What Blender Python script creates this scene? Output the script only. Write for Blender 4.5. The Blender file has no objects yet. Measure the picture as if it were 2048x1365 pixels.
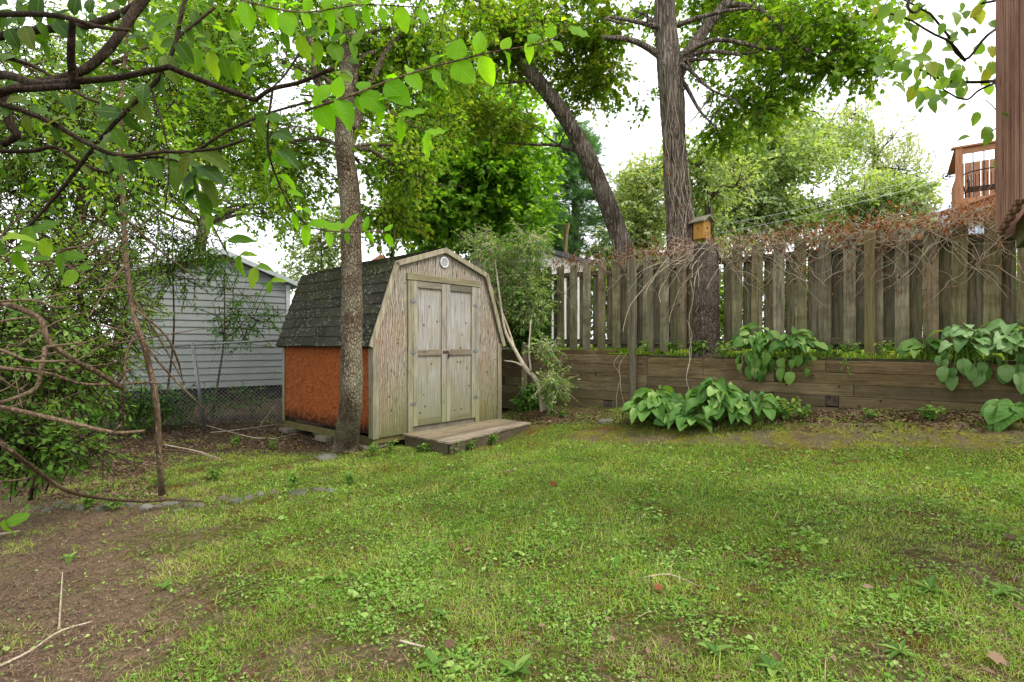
import bpy, math, random
import numpy as np
from mathutils import noise as mnoise, Vector
R = math.radians
C = bpy.context.scene.collection
sc = bpy.context.scene
# ------------------------------------------------------------------ camera, sky, sun, exposure
CAMZ, FPX, HOR = 1.4, 1060.0, 686.0
cd = bpy.data.cameras.new('camera'); cam = bpy.data.objects.new('camera', cd); C.objects.link(cam)
cam.location = (0, 0, CAMZ); cam.rotation_euler = (R(90), 0, 0)
cd.sensor_width = 36; cd.lens = 36 * FPX / 2048; cd.shift_y = (HOR - 682.5) / 2048
cd.clip_start = .05; cd.clip_end = 3000
sc.camera = cam
SUN_EL, SUN_AZ = 56, 112          # azimuth clockwise from +Y (the view direction)
w = bpy.data.worlds.new('World'); sc.world = w; w.use_nodes = True
wn = w.node_tree.nodes; wl = w.node_tree.links; wn.clear()
sky = wn.new('ShaderNodeTexSky'); sky.sky_type = 'NISHITA'; sky.sun_disc = False
sky.sun_elevation = R(SUN_EL); sky.sun_rotation = R(SUN_AZ); sky.dust_density = 4
mixn = wn.new('ShaderNodeMixRGB'); mixn.inputs[0].default_value = .82      # overcast: mostly white cloud over the blue
mixn.inputs[2].default_value = (13.0, 13.2, 13.6, 1)
bg = wn.new('ShaderNodeBackground'); bg.inputs[1].default_value = .085
wo = wn.new('ShaderNodeOutputWorld')
wl.new(sky.outputs[0], mixn.inputs[1]); wl.new(mixn.outputs[0], bg.inputs[0]); wl.new(bg.outputs[0], wo.inputs[0])
sd = bpy.data.lights.new('sun', 'SUN'); sd.energy = 1.5; sd.angle = R(18); sd.color = (1, .95, .86)
so = bpy.data.objects.new('sun', sd); C.objects.link(so)
a, e = R(SUN_AZ), R(SUN_EL)
sv = Vector((math.sin(a) * math.cos(e), math.cos(a) * math.cos(e), math.sin(e)))
so.rotation_euler = sv.to_track_quat('Z', 'Y').to_euler(); so.location = (6, -6, 12)
sc.view_settings.view_transform = 'Standard'; sc.view_settings.look = 'None'
sc.view_settings.exposure = 1.25; sc.view_settings.gamma = 1
sc.cycles.max_bounces = 10; sc.cycles.diffuse_bounces = 7; sc.cycles.transparent_max_bounces = 4
sc.cycles.use_denoising = True

# ------------------------------------------------------------------ helpers
rng = np.random.default_rng(7)
def at(u, v, d): return np.array([(u - 1024) / FPX * d, d, CAMZ - (v - HOR) / FPX * d])
def ats(pts): return [at(*p) for p in pts]
def unit(a):
    a = np.asarray(a, float); return a / np.maximum(np.linalg.norm(a, axis=-1, keepdims=True), 1e-9)
def smooth(x, a, b):
    t = np.clip((np.asarray(x, float) - a) / (b - a), 0, 1); return t * t * (3 - 2 * t)
def snoise(p, s=1.0, seed=0.0):
    return np.array([mnoise.noise(Vector((float(q[0]) * s + seed, float(q[1]) * s - seed, float(q[2]) * s))) for q in p])

class MB:
    """collects vertices, faces and one vector attribute (along, across, random), then links them as one mesh"""
    def __init__(s): s.v = []; s.f = []; s.a = []; s.n = 0
    def add(s, v, faces, attr=None):
        v = np.asarray(v, float).reshape(-1, 3)
        for f in faces:
            f = np.asarray(f, int)
            if len(f): s.f.append(f + s.n)
        s.v.append(v); s.a.append(np.zeros_like(v) if attr is None else np.asarray(attr, float)); s.n += len(v); return s
    def box(s, c, size, seg=1, wob=0.0, axis=2, ax=None, rnd=0.0):
        """box, cut into segments along one axis and slightly bent; ax: 3 unit axes"""
        size = np.asarray(size, float); o = [i for i in range(3) if i != axis]
        vs = []
        for k in range(seg + 1):
            off = rng.normal(0, wob, 2) if wob else np.zeros(2)
            for (a_, b_) in ((-1, -1), (1, -1), (1, 1), (-1, 1)):
                p = np.zeros(3); p[axis] = (k / seg - .5) * size[axis]
                p[o[0]] = a_ * size[o[0]] / 2 + off[0]; p[o[1]] = b_ * size[o[1]] / 2 + off[1]; vs.append(p)
        q = [[0, 3, 2, 1], [4 * seg, 4 * seg + 1, 4 * seg + 2, 4 * seg + 3]]
        for k in range(seg):
            for j in range(4): q.append([4 * k + j, 4 * k + (j + 1) % 4, 4 * k + 4 + (j + 1) % 4, 4 * k + 4 + j])
        vs = np.array(vs); q = np.array(q)
        if axis == 1: q = q[:, ::-1]
        if ax is not None: vs = vs @ np.asarray(ax, float)
        return s.add(vs + np.asarray(c, float), [q], np.tile([0, 0, rnd], (len(vs), 1)))
    def bar(s, p, q, w_, h_=None, up=(0, 0, 1), seg=1, wob=0):
        p = np.asarray(p, float); q = np.asarray(q, float); L = np.linalg.norm(q - p); z = (q - p) / L
        x = np.cross(up, z); x = unit(x) if np.linalg.norm(x) > 1e-4 else np.array([1., 0, 0]); y = np.cross(z, x)
        return s.box((p + q) / 2, (w_, h_ or w_, L), seg, wob, 2, [x, y, z])
    def prism(s, poly, y0, y1):
        """polygon in (x, z), extruded from y0 to y1"""
        n = len(poly); v = [(x, y0, z) for x, z in poly] + [(x, y1, z) for x, z in poly]
        s.add(v, [np.array([[i, (i + 1) % n, n + (i + 1) % n, n + i] for i in range(n)]),
                  np.array([list(range(n))[::-1]]), np.array([list(range(n, 2 * n))])]); return s
    def tube(s, pts, rad, n=6, res=None, rough=0.0, ridge=0, seed=0, cap=True):
        P = np.asarray(pts, float); rad = np.broadcast_to(np.asarray(rad, float), (len(P),))
        if len(P) > 2 or res:
            L = np.r_[0, np.cumsum(np.linalg.norm(np.diff(P, axis=0), axis=1))]
            m = max(len(P), int(L[-1] / res) + 1) if res else len(P) * 3
            t = np.linspace(0, L[-1], m); E = np.vstack([2 * P[0] - P[1], P, 2 * P[-1] - P[-2]])
            i = np.clip(np.searchsorted(L, t, side='right') - 1, 0, len(P) - 2); u = ((t - L[i]) / (L[i + 1] - L[i] + 1e-9))[:, None]
            a0, a1, a2, a3 = E[i], E[i + 1], E[i + 2], E[i + 3]
            P2 = .5 * (2 * a1 + (a2 - a0) * u + (2 * a0 - 5 * a1 + 4 * a2 - a3) * u * u + (3 * a1 - a0 - 3 * a2 + a3) * u ** 3)
            rad = np.interp(t, L, rad); P = P2
        T = unit(np.gradient(P, axis=0)); ref = np.array([0, 0, 1.]) if abs(T[0][2]) < .9 else np.array([1., 0, 0])
        X = []; x = unit(np.cross(T[0], ref))
        for k in range(len(P)): x = unit(x - T[k] * np.dot(x, T[k])); X.append(x)
        X = np.array(X); Y = np.cross(T, X); th = np.linspace(0, 2 * math.pi, n, endpoint=False)
        r = np.repeat(rad[:, None], n, 1)
        if rough or ridge:
            k = np.arange(len(P))[:, None]; rs = np.random.default_rng(seed)
            bump = np.zeros_like(r)
            for _ in range(5): bump += np.sin(th[None] * rs.integers(1, 5) + k * rs.uniform(.1, .6) + rs.uniform(0, 6))
            r = r * (1 + rough * bump / 3)
            if ridge:
                q = np.sin(th[None] * rs.integers(9, 12) + 1.3 * np.sin(k * .22 + rs.uniform(0, 6)) + rs.normal(0, .5, r.shape))
                r = r * (1 + ridge * q + rs.normal(0, ridge * .5, r.shape))
        V = P[:, None] + r[..., None] * (np.cos(th)[None, :, None] * X[:, None] + np.sin(th)[None, :, None] * Y[:, None])
        m = len(P); k, j = np.meshgrid(np.arange(m - 1), np.arange(n), indexing='ij'); k = k.ravel(); j = j.ravel(); j2 = (j + 1) % n
        F = [np.stack([k * n + j, k * n + j2, (k + 1) * n + j2, (k + 1) * n + j], 1)]
        if cap: F.append(np.array([list(range(n))[::-1]])); F.append(np.array([list(range((m - 1) * n, m * n))]))
        return s.add(V.reshape(-1, 3), F)
    def scatter(s, tm, pos, X, Z, size, rnd=None):
        """many copies of a small leaf template: x axis along the leaf, z its face normal"""
        tv, tf, ta = tm; N = len(pos)
        if N == 0: return s
        X = unit(X); Y = unit(np.cross(Z, X)); Z = np.cross(X, Y)
        size = np.asarray(size, float)
        if size.ndim == 0: size = np.full(N, float(size))
        if size.ndim == 1: size = np.repeat(size[:, None], 3, 1)
        t = tv[None] * size[:, None]
        V = pos[:, None] + t[..., :1] * X[:, None] + t[..., 1:2] * Y[:, None] + t[..., 2:] * Z[:, None]
        if rnd is None: rnd = rng.random(N)
        A = np.repeat(ta[None], N, 0).copy(); A[..., 2] = np.asarray(rnd)[:, None]
        off = (np.arange(N) * len(tv))[:, None, None]
        return s.add(V.reshape(-1, 3), [(f[None] + off).reshape(-1, f.shape[1]) for f in tf], A.reshape(-1, 3))
    def mesh(s, name, xf=None):
        V = np.vstack(s.v)
        if xf is not None:
            loc, rz = xf; V = V - np.asarray(loc, float); c_, s_ = math.cos(-rz), math.sin(-rz)
            V = np.stack([V[:, 0] * c_ - V[:, 1] * s_, V[:, 0] * s_ + V[:, 1] * c_, V[:, 2]], 1)
        me = bpy.data.meshes.new(name); me.vertices.add(len(V)); me.vertices.foreach_set('co', V.astype(np.float32).ravel())
        tot = np.concatenate([np.full(len(f), f.shape[1]) for f in s.f]); st = np.r_[0, np.cumsum(tot)[:-1]]
        me.loops.add(int(tot.sum())); me.loops.foreach_set('vertex_index', np.concatenate([f.ravel() for f in s.f]).astype(np.int32))
        me.polygons.add(len(tot)); me.polygons.foreach_set('loop_start', st.astype(np.int32)); me.polygons.foreach_set('loop_total', tot.astype(np.int32))
        me.polygons.foreach_set('use_smooth', np.zeros(len(tot), bool)); at_ = me.attributes.new('lf', 'FLOAT_VECTOR', 'POINT'); at_.data.foreach_set('vector', np.vstack(s.a).astype(np.float32).ravel())
        me.update(calc_edges=True); me.validate(); return me

def props(o, label=None, cat=None, group=None, kind=None):
    if label: o['label'] = label
    if cat: o['category'] = cat
    if group: o['group'] = group
    if kind: o['kind'] = kind
    return o
def thing(name, label, cat, loc=(0, 0, 0), rz=0.0, group=None):
    o = bpy.data.objects.new(name, None); C.objects.link(o); o.empty_display_size = .1
    o.location = [float(q) for q in loc]; o.rotation_euler = (0, 0, rz); return props(o, label, cat, group)
def part(name, mb, m, parent=None, world=False, smooth_=False, bevel=0, label=None, kind=None, loc=None):
    if not mb.n: return None
    xf = ((tuple(parent.location)), parent.rotation_euler.z) if (world and parent) else ((loc, 0) if loc is not None else None)
    me = mb.mesh(name, xf); me.materials.append(m); o = bpy.data.objects.new(name, me); C.objects.link(o)
    if loc is not None: o.location = [float(q) for q in loc]
    if parent: o.parent = parent
    if smooth_: me.polygons.foreach_set('use_smooth', np.ones(len(me.polygons), bool))
    if bevel:
        b = o.modifiers.new('edge', 'BEVEL'); b.width = bevel; b.segments = 1; b.limit_method = 'ANGLE'; b.angle_limit = R(50)
    if label: o['label'] = label
    if kind: o['kind'] = kind
    return o
def copy_tree(o, parent=None):
    c = o.copy(); C.objects.link(c); c.parent = parent
    for ch in list(o.children): copy_tree(ch, c)
    return c

# ------------------------------------------------------------------ materials
def lin(h):
    if not isinstance(h, str): return tuple(h) + (1,) if len(h) == 3 else h
    h = h.lstrip('#'); c = [int(h[i:i + 2], 16) / 255 for i in (0, 2, 4)]
    return tuple((x / 12.92 if x < .04045 else ((x + .055) / 1.055) ** 2.4) for x in c) + (1,)
class Mt:
    def __init__(s, name):
        s.m = bpy.data.materials.new(name); s.m.use_nodes = True; s.nt = s.m.node_tree; s.nt.nodes.clear()
    def __call__(s, t, pr=None, **kw):
        nd = s.nt.nodes.new('ShaderNode' + t)
        for k, v in (pr or {}).items(): setattr(nd, k, v)
        for k, v in kw.items():
            key = int(k[1:]) if k[0] == 'i' and k[1:].isdigit() else k.replace('_', ' ')
            inp = nd.inputs[key]
            if isinstance(v, bpy.types.Node): v = v.outputs[0]
            if isinstance(v, bpy.types.NodeSocket): s.nt.links.new(v, inp)
            else: inp.default_value = v
        return nd
    def ramp(s, fac, stops, interp='LINEAR'):
        nd = s('ValToRGB', Fac=fac); cr = nd.color_ramp; cr.interpolation = interp
        while len(cr.elements) < len(stops): cr.elements.new(.5)
        for el, (p, c) in zip(cr.elements, stops):
            el.position = p; el.color = (c, c, c, 1) if isinstance(c, (int, float)) else lin(c)
        return nd
    def mix(s, f, a_, b_, mode='MIX'):
        if isinstance(a_, str): a_ = lin(a_)
        if isinstance(b_, str): b_ = lin(b_)
        return s('MixRGB', {'blend_type': mode}, Fac=f, Color1=a_, Color2=b_)
    def math(s, op, a_, b_=0.0, clamp=False): return s('Math', {'operation': op, 'use_clamp': clamp}, i0=a_, i1=b_)
    def coords(s, scale=(1, 1, 1), rand=True, kind='Object'):
        v = s('TexCoord').outputs[kind]
        if rand:
            oi = s('ObjectInfo'); k = s.math('MULTIPLY', oi.outputs['Random'], 37.0)
            v = s('VectorMath', {'operation': 'ADD'}, i0=v, i1=k)
        return s('Mapping', Vector=v, Scale=scale)
    def noise(s, vec, scale, detail=4, rough=.55, dist=0): return s('TexNoise', Vector=vec, Scale=scale, Detail=detail, Roughness=rough, Distortion=dist)
    def out(s, color, rough=.8, bump=None, bs=.5, bd=.01, spec=.3, metal=0.0, transl=0.0, tcol=None):
        kw = dict(Base_Color=color if not isinstance(color, str) else lin(color), Roughness=rough, Metallic=metal, Specular_IOR_Level=spec)
        p = s('BsdfPrincipled', **kw)
        if bump is not None:
            b = s('Bump', Height=bump, Strength=bs, Distance=bd); s.nt.links.new(b.outputs[0], p.inputs['Normal'])
        sh = p
        if transl:
            t = s('BsdfTranslucent', Color=tcol if tcol is not None else color); sh = s('MixShader', Fac=transl, i1=p, i2=t)
        s('OutputMaterial', Surface=sh); return s.m

def leaf_mat(name, cols, transl=.4, rough=.5, warm=1.25, veins=False, rib=.1):
    m = Mt(name); a_ = m('Attribute', {'attribute_name': 'lf'}); sp = m('SeparateXYZ', Vector=a_.outputs['Vector'])
    n_ = len(cols); col = m.ramp(sp.outputs[2], [(i / max(n_ - 1, 1), c) for i, c in enumerate(cols)])
    nz = m.noise(m.coords(rand=False), .9, 3); f = m.ramp(nz, [(.35, 0), (.65, 1)])
    col = m.mix(f, col, m.mix(1.0, col, (.72, .82, .6, 1), 'MULTIPLY'))
    bump = None
    if veins:
        vv = m.math('MULTIPLY', m.math('ABSOLUTE', sp.outputs[1]), -1.2); k = m.math('ADD', sp.outputs[0], vv)
        wv = m.math('SINE', m.math('MULTIPLY', k, 40.0)); mid = m.ramp(m.math('ABSOLUTE', sp.outputs[1]), [(0, 1), (.02, 0)])
        bump = m.math('ADD', m.math('MULTIPLY', wv, .35), m.math('MULTIPLY', mid, -1.5))
        col = m.mix(m.math('MULTIPLY', mid, .3), col, (.30, .42, .12, 1)); col = m.mix(m.ramp(wv, [(.0, rib), (.6, 0)]), col, m.mix(1.0, col, (.5, .58, .5, 1), 'MULTIPLY'))
    tc = m.mix(1.0, col, (warm * 1.35, warm * 1.35, .4, 1), 'MULTIPLY')
    return m.out(col, rough, bump, .3, .002, .16, transl=transl, tcol=tc)

def bark_mat(name, c1, c2, c3, sc_=9, bs=.9, stretch=.22, lich=None):
    m = Mt(name); v = m.coords((1, 1, stretch)); n1 = m.noise(v, sc_ * 1.2, 6, .7, .6)
    vr = m('TexVoronoi', {'feature': 'DISTANCE_TO_EDGE'}, Vector=m.mix(.12, v, m.noise(v, 6).outputs['Color']), Scale=sc_ * 2)
    crack = m.ramp(vr, [(0, 0), (.22, 1)]); n2 = m.noise(m.coords(), 60, 3)
    col = m.ramp(n1, [(.3, c1), (.52, c2), (.72, c3)]); col = m.mix(m.math('MULTIPLY', m.math('SUBTRACT', 1.0, crack), .6), col, c1)
    big = m.noise(m.coords(), 2.2, 4); col = m.mix(m.ramp(big, [(.48, 0), (.66, .7)]), col, lich or c3)
    h = m.math('ADD', m.math('ADD', crack, n1), m.math('MULTIPLY', n2, .35))
    return m.out(col, .92, h, bs, .025, .1)

def wood_mat(name, cols, axis=2, green=None, gz=(0, .6), grain=1.0, knots=True, bs=.35, gnoise=.25, vary=.75, stain=None):
    """weathered board: long grain along one axis, knots, algae stain rising from the foot"""
    m = Mt(name); s_ = [14, 14, 14]; s_[axis] = .9; v = m.coords(tuple(s_))
    n1 = m.noise(v, 2.2 * grain, 5, .65, .4); n2 = m.noise(v, 9 * grain, 3, .6)
    g = m.math('ADD', m.math('MULTIPLY', n1, .7), m.math('MULTIPLY', n2, .3)); k = len(cols)
    col = m.ramp(g, [(.33 + .34 * i / (k - 1), c) for i, c in enumerate(cols)])
    oi = m('ObjectInfo'); tone = m.ramp(oi.outputs['Random'], [(0, '#a39b90'), (.35, '#f6f2ea'), (.7, '#d2cfae'), (1, '#e2cfc0')])
    col = m.mix(vary, col, tone, 'MULTIPLY')
    if stain: col = m.mix(m.ramp(m.noise(m.coords((1, 2, 2.5)), 1.7, 5, .7), [(.45, 0), (.62, .75)]), col, m.mix(1.0, col, stain, 'MULTIPLY'))
    st = m.noise(m.coords(), 3.1, 4); col = m.mix(m.ramp(st, [(.5, 0), (.7, .45)]), col, cols[0])
    h = g
    if knots:
        s2 = [5, 5, 5]; s2[axis] = 1.6
        vk = m('TexVoronoi', Vector=m.coords(tuple(s2)), Scale=1.5, Randomness=1.0); kn = m.ramp(vk.outputs['Distance'], [(.05, 1), (.11, 0)])
        col = m.mix(m.math('MULTIPLY', kn, .75), col, '#1c1712'); h = m.math('SUBTRACT', h, m.math('MULTIPLY', kn, .4))
    if green:
        z = m('SeparateXYZ', Vector=m('NewGeometry').outputs['Position']).outputs[2]
        zz = m.math('ADD', z, m.math('MULTIPLY', m.math('SUBTRACT', m.noise(m.coords((9, 9, .8)), 1.5, 4), .5), gnoise * 4))
        f = m('MapRange', Value=zz, i1=gz[0], i2=gz[1], i3=.8, i4=0.0); col = m.mix(f, col, green)
    return m.out(col, .85, h, bs, .012, .2)

M = {}
LG = dict(shade=['#2f5413', '#3f6a1a', '#4f7a20', '#5d8228'])
M['leaf_maple'] = leaf_mat('leaf_maple', ['#55782a', '#6a8e32', '#83a440', '#9eb650', '#a8a04a'], .55)
M['leaf_maple_yel'] = leaf_mat('leaf_maple_yel', ['#5a7a2a', '#708e34', '#8aa240', '#a2a848', '#a89444'], .55)
M['leaf_under'] = leaf_mat('leaf_under', ['#486825', '#5a7c2d', '#708e38', '#879e48'], .5)
M['leaf_mid'] = leaf_mat('leaf_mid', ['#567530', '#6a8a38', '#829c46', '#9cae5a'], .5)
M['leaf_fresh'] = leaf_mat('leaf_fresh', ['#5c8634', '#749e3e', '#8cb24c', '#a6c25e'], .55)
M['leaf_dark'] = leaf_mat('leaf_dark', ['#3f6628', '#4e7a2f', '#608c3a', '#74994a'], .42)
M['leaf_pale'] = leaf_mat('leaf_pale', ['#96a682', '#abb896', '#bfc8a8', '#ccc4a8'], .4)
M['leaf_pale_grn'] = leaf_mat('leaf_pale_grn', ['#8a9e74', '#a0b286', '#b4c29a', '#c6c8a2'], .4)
M['needle'] = leaf_mat('needle', ['#4a7050', '#5f8762', '#769c74', '#67893f'], .3, .6)
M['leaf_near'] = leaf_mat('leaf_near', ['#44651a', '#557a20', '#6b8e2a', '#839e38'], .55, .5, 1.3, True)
M['leaf_backlit'] = leaf_mat('leaf_backlit', ['#6a9a20', '#7dae28', '#92c034'], .68, .5, 1.35, True)  # brighter copy of the near leaves, backlight put into the colour
M['leaf_near_shaded'] = leaf_mat('leaf_near_shaded', ['#304a18', '#3d5a1e', '#4d6c26', '#5c6426'], .42, .45, 1.2, True)  # darker copy of the near leaves, shade put into the colour
M['leaf_lilac'] = leaf_mat('leaf_lilac', ['#658548', '#7a9850', '#92a85e', '#aaa54c'], .55, .45, 1.2, True)
M['hosta'] = leaf_mat('hosta', ['#4a7034', '#5f8640', '#7a9f52', '#9fb86e'], .3, .5, 1.1, True, .5)
M['hosta_blue'] = leaf_mat('hosta_blue', ['#628450', '#7fa06a', '#a0ba8a', '#5f8644'], .28, .45, 1.1, True)
M['variegated'] = leaf_mat('variegated', ['#48742e', '#5f8a3c', '#7f9e50', '#b0ba80', '#d0d0a4'], .4)
M['dead_leaf'] = leaf_mat('dead_leaf', ['#5e3222', '#7c4632', '#935a42', '#a87458'], .3, .8, 1.0)
M['litter'] = leaf_mat('litter', ['#3a2a20', '#5a4435', '#7a6050', '#8d7465', '#4b3328'], .1, .9, 1.0)
M['debris'] = leaf_mat('debris', ['#241a13', '#4a3a2c', '#6d5844', '#86725c', '#9a8872', '#3c2c20'], .05, .9, 1.0)
M['grass'] = leaf_mat('grass', ['#5a8230', '#709836', '#8aae42', '#aab858', '#beb084'], .45, .7, 1.1)
M['clover'] = leaf_mat('clover', ['#4e7630', '#648c3a', '#80a24a', '#a4b870'], .38, .6, 1.1)
M['weed'] = leaf_mat('weed', ['#486a2c', '#5e8038', '#779446', '#93a85e'], .4, .5, 1.1)
M['bark_grey'] = bark_mat('bark_grey', '#453a2f', '#7d6d59', '#a8997f', 22, 1.1, .38, '#9a957e')
M['bark_dark'] = bark_mat('bark_dark', '#3c332a', '#82766a', '#b2a899', 11, 1.4, .14, '#91867a')
M['bark_stump'] = bark_mat('bark_stump', '#3a3129', '#74675a', '#9a8c7e', 22, 1.0, .35, '#86786e')
M['twig_dark'] = bark_mat('twig_dark', '#1b1510', '#33291f', '#4d4135', 45, .4)
M['twig_brown'] = bark_mat('twig_brown', '#3d3025', '#6d5947', '#8b7862', 30, .6)
M['twig_pale'] = bark_mat('twig_pale', '#8d7d69', '#b9aa94', '#d2c6b2', 30, .4)
M['petiole'] = leaf_mat('petiole', ['#6c8a3c', '#8b9c52'], .1)
GREY = ['#3f3a31', '#736c5f', '#918a7b', '#a8a293']
M['picket'] = wood_mat('picket', ['#4f4a3a', '#807a69', '#9e9886', '#b0aa9a'], 2, '#5b5c3e', (1.1, 1.9), gnoise=.3, vary=.95, stain=(.55, .52, .45, 1), bs=.45)
M['picket_back'] = wood_mat('picket_back', ['#3d392f', '#655f4e', '#7f7967', '#8d8774'], 2, '#4b4d33', (1.1, 1.9), gnoise=.3)
M['rail'] = wood_mat('rail', ['#37332a', '#5d574a', '#787160'], 0)
M['post_tan'] = wood_mat('post_tan', ['#6a5f43', '#948765', '#ab9f7b'], 2, '#5f6436', (.9, 2.0))
M['post_grey'] = wood_mat('post_grey', ['#55503f', '#7e7866', '#979180'], 2)
M['timber'] = wood_mat('timber', ['#4d4032', '#75654f', '#8f7e66', '#a29278'], 0, '#5e5a40', (0, 1.3), gnoise=.25, bs=.25, grain=1.6, vary=1.0, stain=(.42, .34, .27, 1))
M['trim'] = wood_mat('trim', ['#5f5a4e', '#88826f', '#a09987', '#b2ab9c'], 2, '#666850', (.05, .6), gnoise=.12)
M['trim_white'] = wood_mat('trim_white', ['#6c6a62', '#94928a', '#aeaca5', '#bfbdb7'], 2, '#767a4c', (.15, 1.15))
M['door_rail'] = wood_mat('door_rail', ['#5f5a50', '#837e72', '#9a9487'], 0, '#5c6038', (.1, .9))
M['roof_trim'] = wood_mat('roof_trim', ['#665f4e', '#89836f', '#9f9985'], 0, None)
M['deck_wood'] = wood_mat('deck_wood', ['#544c42', '#7d7364', '#958b7c', '#a69d8f'], 0)
M['red_lumber'] = wood_mat('red_lumber', ['#93694e', '#bb8e70', '#cfa68a'], 2, knots=False, bs=.1)
M['red_lumber_x'] = wood_mat('red_lumber_x', ['#93694e', '#bb8e70', '#cfa68a'], 0, knots=False, bs=.1)
M['siding_brown'] = wood_mat('siding_brown', ['#6a4a40', '#9b776b', '#b08f84'], 2, knots=False)
M['birdhouse'] = wood_mat('birdhouse', ['#a5763a', '#c99a54', '#d6ab66'], 0, knots=False, bs=.1)
M['deck_dark'] = wood_mat('deck_dark', ['#3f382e', '#5b5346', '#6e6657'], 0)
M['skid'] = wood_mat('skid', ['#4d492f', '#6c6844', '#807b58'], 0)

def ply_mat():
    m = Mt('plywood'); v = m.coords((3.2, 3.2, .55), False); d = m.noise(v, 1.4, 3, .5, 1.6)
    wv = m('TexWave', {'wave_type': 'BANDS', 'bands_direction': 'X'}, Vector=v, Scale=4.5, Distortion=11.0, Detail=3.0, Detail_Scale=1.4)
    fine = m.noise(m.coords((60, 60, 3), False), 2, 4, .7)
    g = m.math('ADD', m.math('MULTIPLY', wv, .5), m.math('MULTIPLY', fine, .5))
    col = m.ramp(g, [(.25, '#463f34'), (.4, '#746b5d'), (.55, '#948b7b'), (.75, '#aaa294')])
    pos = m('SeparateXYZ', Vector=m.coords((1, 1, 1), False))
    big = m.noise(m.coords(rand=False), 1.6, 5, .6)
    col = m.mix(m.ramp(big, [(.5, 0), (.68, .6)]), col, '#8a6c52')
    rx = m('MapRange', Value=m.math('ADD', pos.outputs[0], m.math('MULTIPLY', m.noise(m.coords((3, 3, .6), False), 2, 3), .3)), i1=.15, i2=.42, i3=.55, i4=0.0)
    col = m.mix(rx, col, '#8c6250')
    z = m.math('ADD', pos.outputs[2], m.math('MULTIPLY', m.math('SUBTRACT', m.noise(m.coords((10, 10, .7), False), 1.4, 5, .65), .5), 1.3))
    col = m.mix(m('MapRange', Value=z, i1=.1, i2=1.25, i3=.8, i4=0.0), col, '#636538')
    col = m.mix(m('MapRange', Value=z, i1=-.15, i2=.45, i3=.75, i4=0.0), col, '#3f4020')
    vk = m('TexVoronoi', Vector=m.coords((2.4, 2.4, 1.7), False), Scale=3.4); kn = m.ramp(vk.outputs['Distance'], [(.07, 1), (.13, 0)])
    col = m.mix(m.math('MULTIPLY', kn, .8), col, '#2a211a')
    return m.out(col, .85, g, .5, .01, .2)
M['plywood'] = ply_mat()
def panel_mat():
    m = Mt('door_panel'); v = m.coords((26, 26, 1.1), True); n1 = m.noise(v, 2, 5, .7, .5)
    col = m.ramp(n1, [(.3, '#5d5a54'), (.45, '#88857e'), (.6, '#a4a19b'), (.75, '#7f7c78')])
    o = m.coords((1, 1, 1), False); pos = m('SeparateXYZ', Vector=o)
    col = m.mix(m.ramp(m.noise(o, 2.4, 5), [(.48, 0), (.66, .5)]), col, '#8a7a5c')
    z = m.math('ADD', pos.outputs[2], m.math('MULTIPLY', m.math('SUBTRACT', m.noise(m.coords((14, 14, .8), False), 1.4, 5, .65), .5), 1.2))
    col = m.mix(m('MapRange', Value=z, i1=.2, i2=1.35, i3=.75, i4=0.0), col, '#62653a')
    vk = m('TexVoronoi', Vector=m.coords((1, 1, .8), True), Scale=7.5); kn = m.ramp(vk.outputs['Distance'], [(.08, 1), (.14, 0)])
    col = m.mix(m.math('MULTIPLY', kn, .85), col, '#241c18')
    return m.out(col, .85, n1, .3, .008, .2)
M['door_panel'] = panel_mat()
def osb_mat():
    m = Mt('orange_board'); v = m.coords(rand=False)
    vo = m('TexVoronoi', {'feature': 'F1'}, Vector=m.mix(.25, v, m.noise(v, 5).outputs['Color']), Scale=26.0)
    n1 = m.noise(v, 20, 5, .7); col = m.ramp(vo.outputs['Color'], [(0, '#86451f'), (.5, '#aa5e2c'), (1, '#bb703c')])
    col = m.mix(.5, col, m.ramp(n1, [(.35, '#5e2d14'), (.65, '#98532a')]))
    pos = m('SeparateXYZ', Vector=v); z = m.math('ADD', pos.outputs[2], m.math('MULTIPLY', m.math('SUBTRACT', m.noise(v, 14, 5, .75), .5), .55))
    rot = m('MapRange', Value=z, i1=.22, i2=.36, i3=1.0, i4=0.0); spots = m.ramp(m.noise(v, 9, 4, .7), [(.62, 0), (.70, .8)])
    col = m.mix(m.math('MAXIMUM', rot, spots), col, m.ramp(n1, [(.4, '#1d120c'), (.7, '#513321')]))
    return m.out(col, .85, m.math('SUBTRACT', m.math('ADD', vo.outputs['Distance'], n1), m.math('MULTIPLY', rot, .8)), .8, .02, .15)
M['orange_board'] = osb_mat()
def shingle_mat():
    m = Mt('shingles'); o = m.coords(rand=False); rn = m.noise(o, 60, 3)
    br = m('Attribute', {'attribute_name': 'lf'}); sp = m('SeparateXYZ', Vector=br.outputs['Vector'])
    col = m.ramp(sp.outputs[2], [(0, '#282a23'), (.5, '#3d3e35'), (1, '#504e42')])
    col = m.mix(.5, col, m.ramp(rn, [(.3, '#181814'), (.7, '#4b4a40')]))
    z = m('SeparateXYZ', Vector=o).outputs[2]
    moss = m.math('ADD', m.noise(o, 3.2, 5, .7), m('MapRange', Value=z, i1=1.5, i2=2.5, i3=-.12, i4=.12))
    col = m.mix(m.ramp(moss, [(.5, 0), (.68, .75)]), col, m.ramp(rn, [(.3, '#262a12'), (.7, '#4c4a2a')]))
    sp1 = m('TexVoronoi', Vector=m.mix(.1, o, m.noise(o, 20).outputs['Color']), Scale=24.0)
    l1 = m.math('MULTIPLY', m.ramp(sp1.outputs['Distance'], [(.2, 1), (.32, 0)]), m.ramp(m.noise(o, 2.4, 5, .75), [(.44, 0), (.54, 1)]))
    col = m.mix(m.math('MULTIPLY', l1, .75), col, '#a9aa98')
    return m.out(col, .95, rn, .5, .006, .1)
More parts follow.
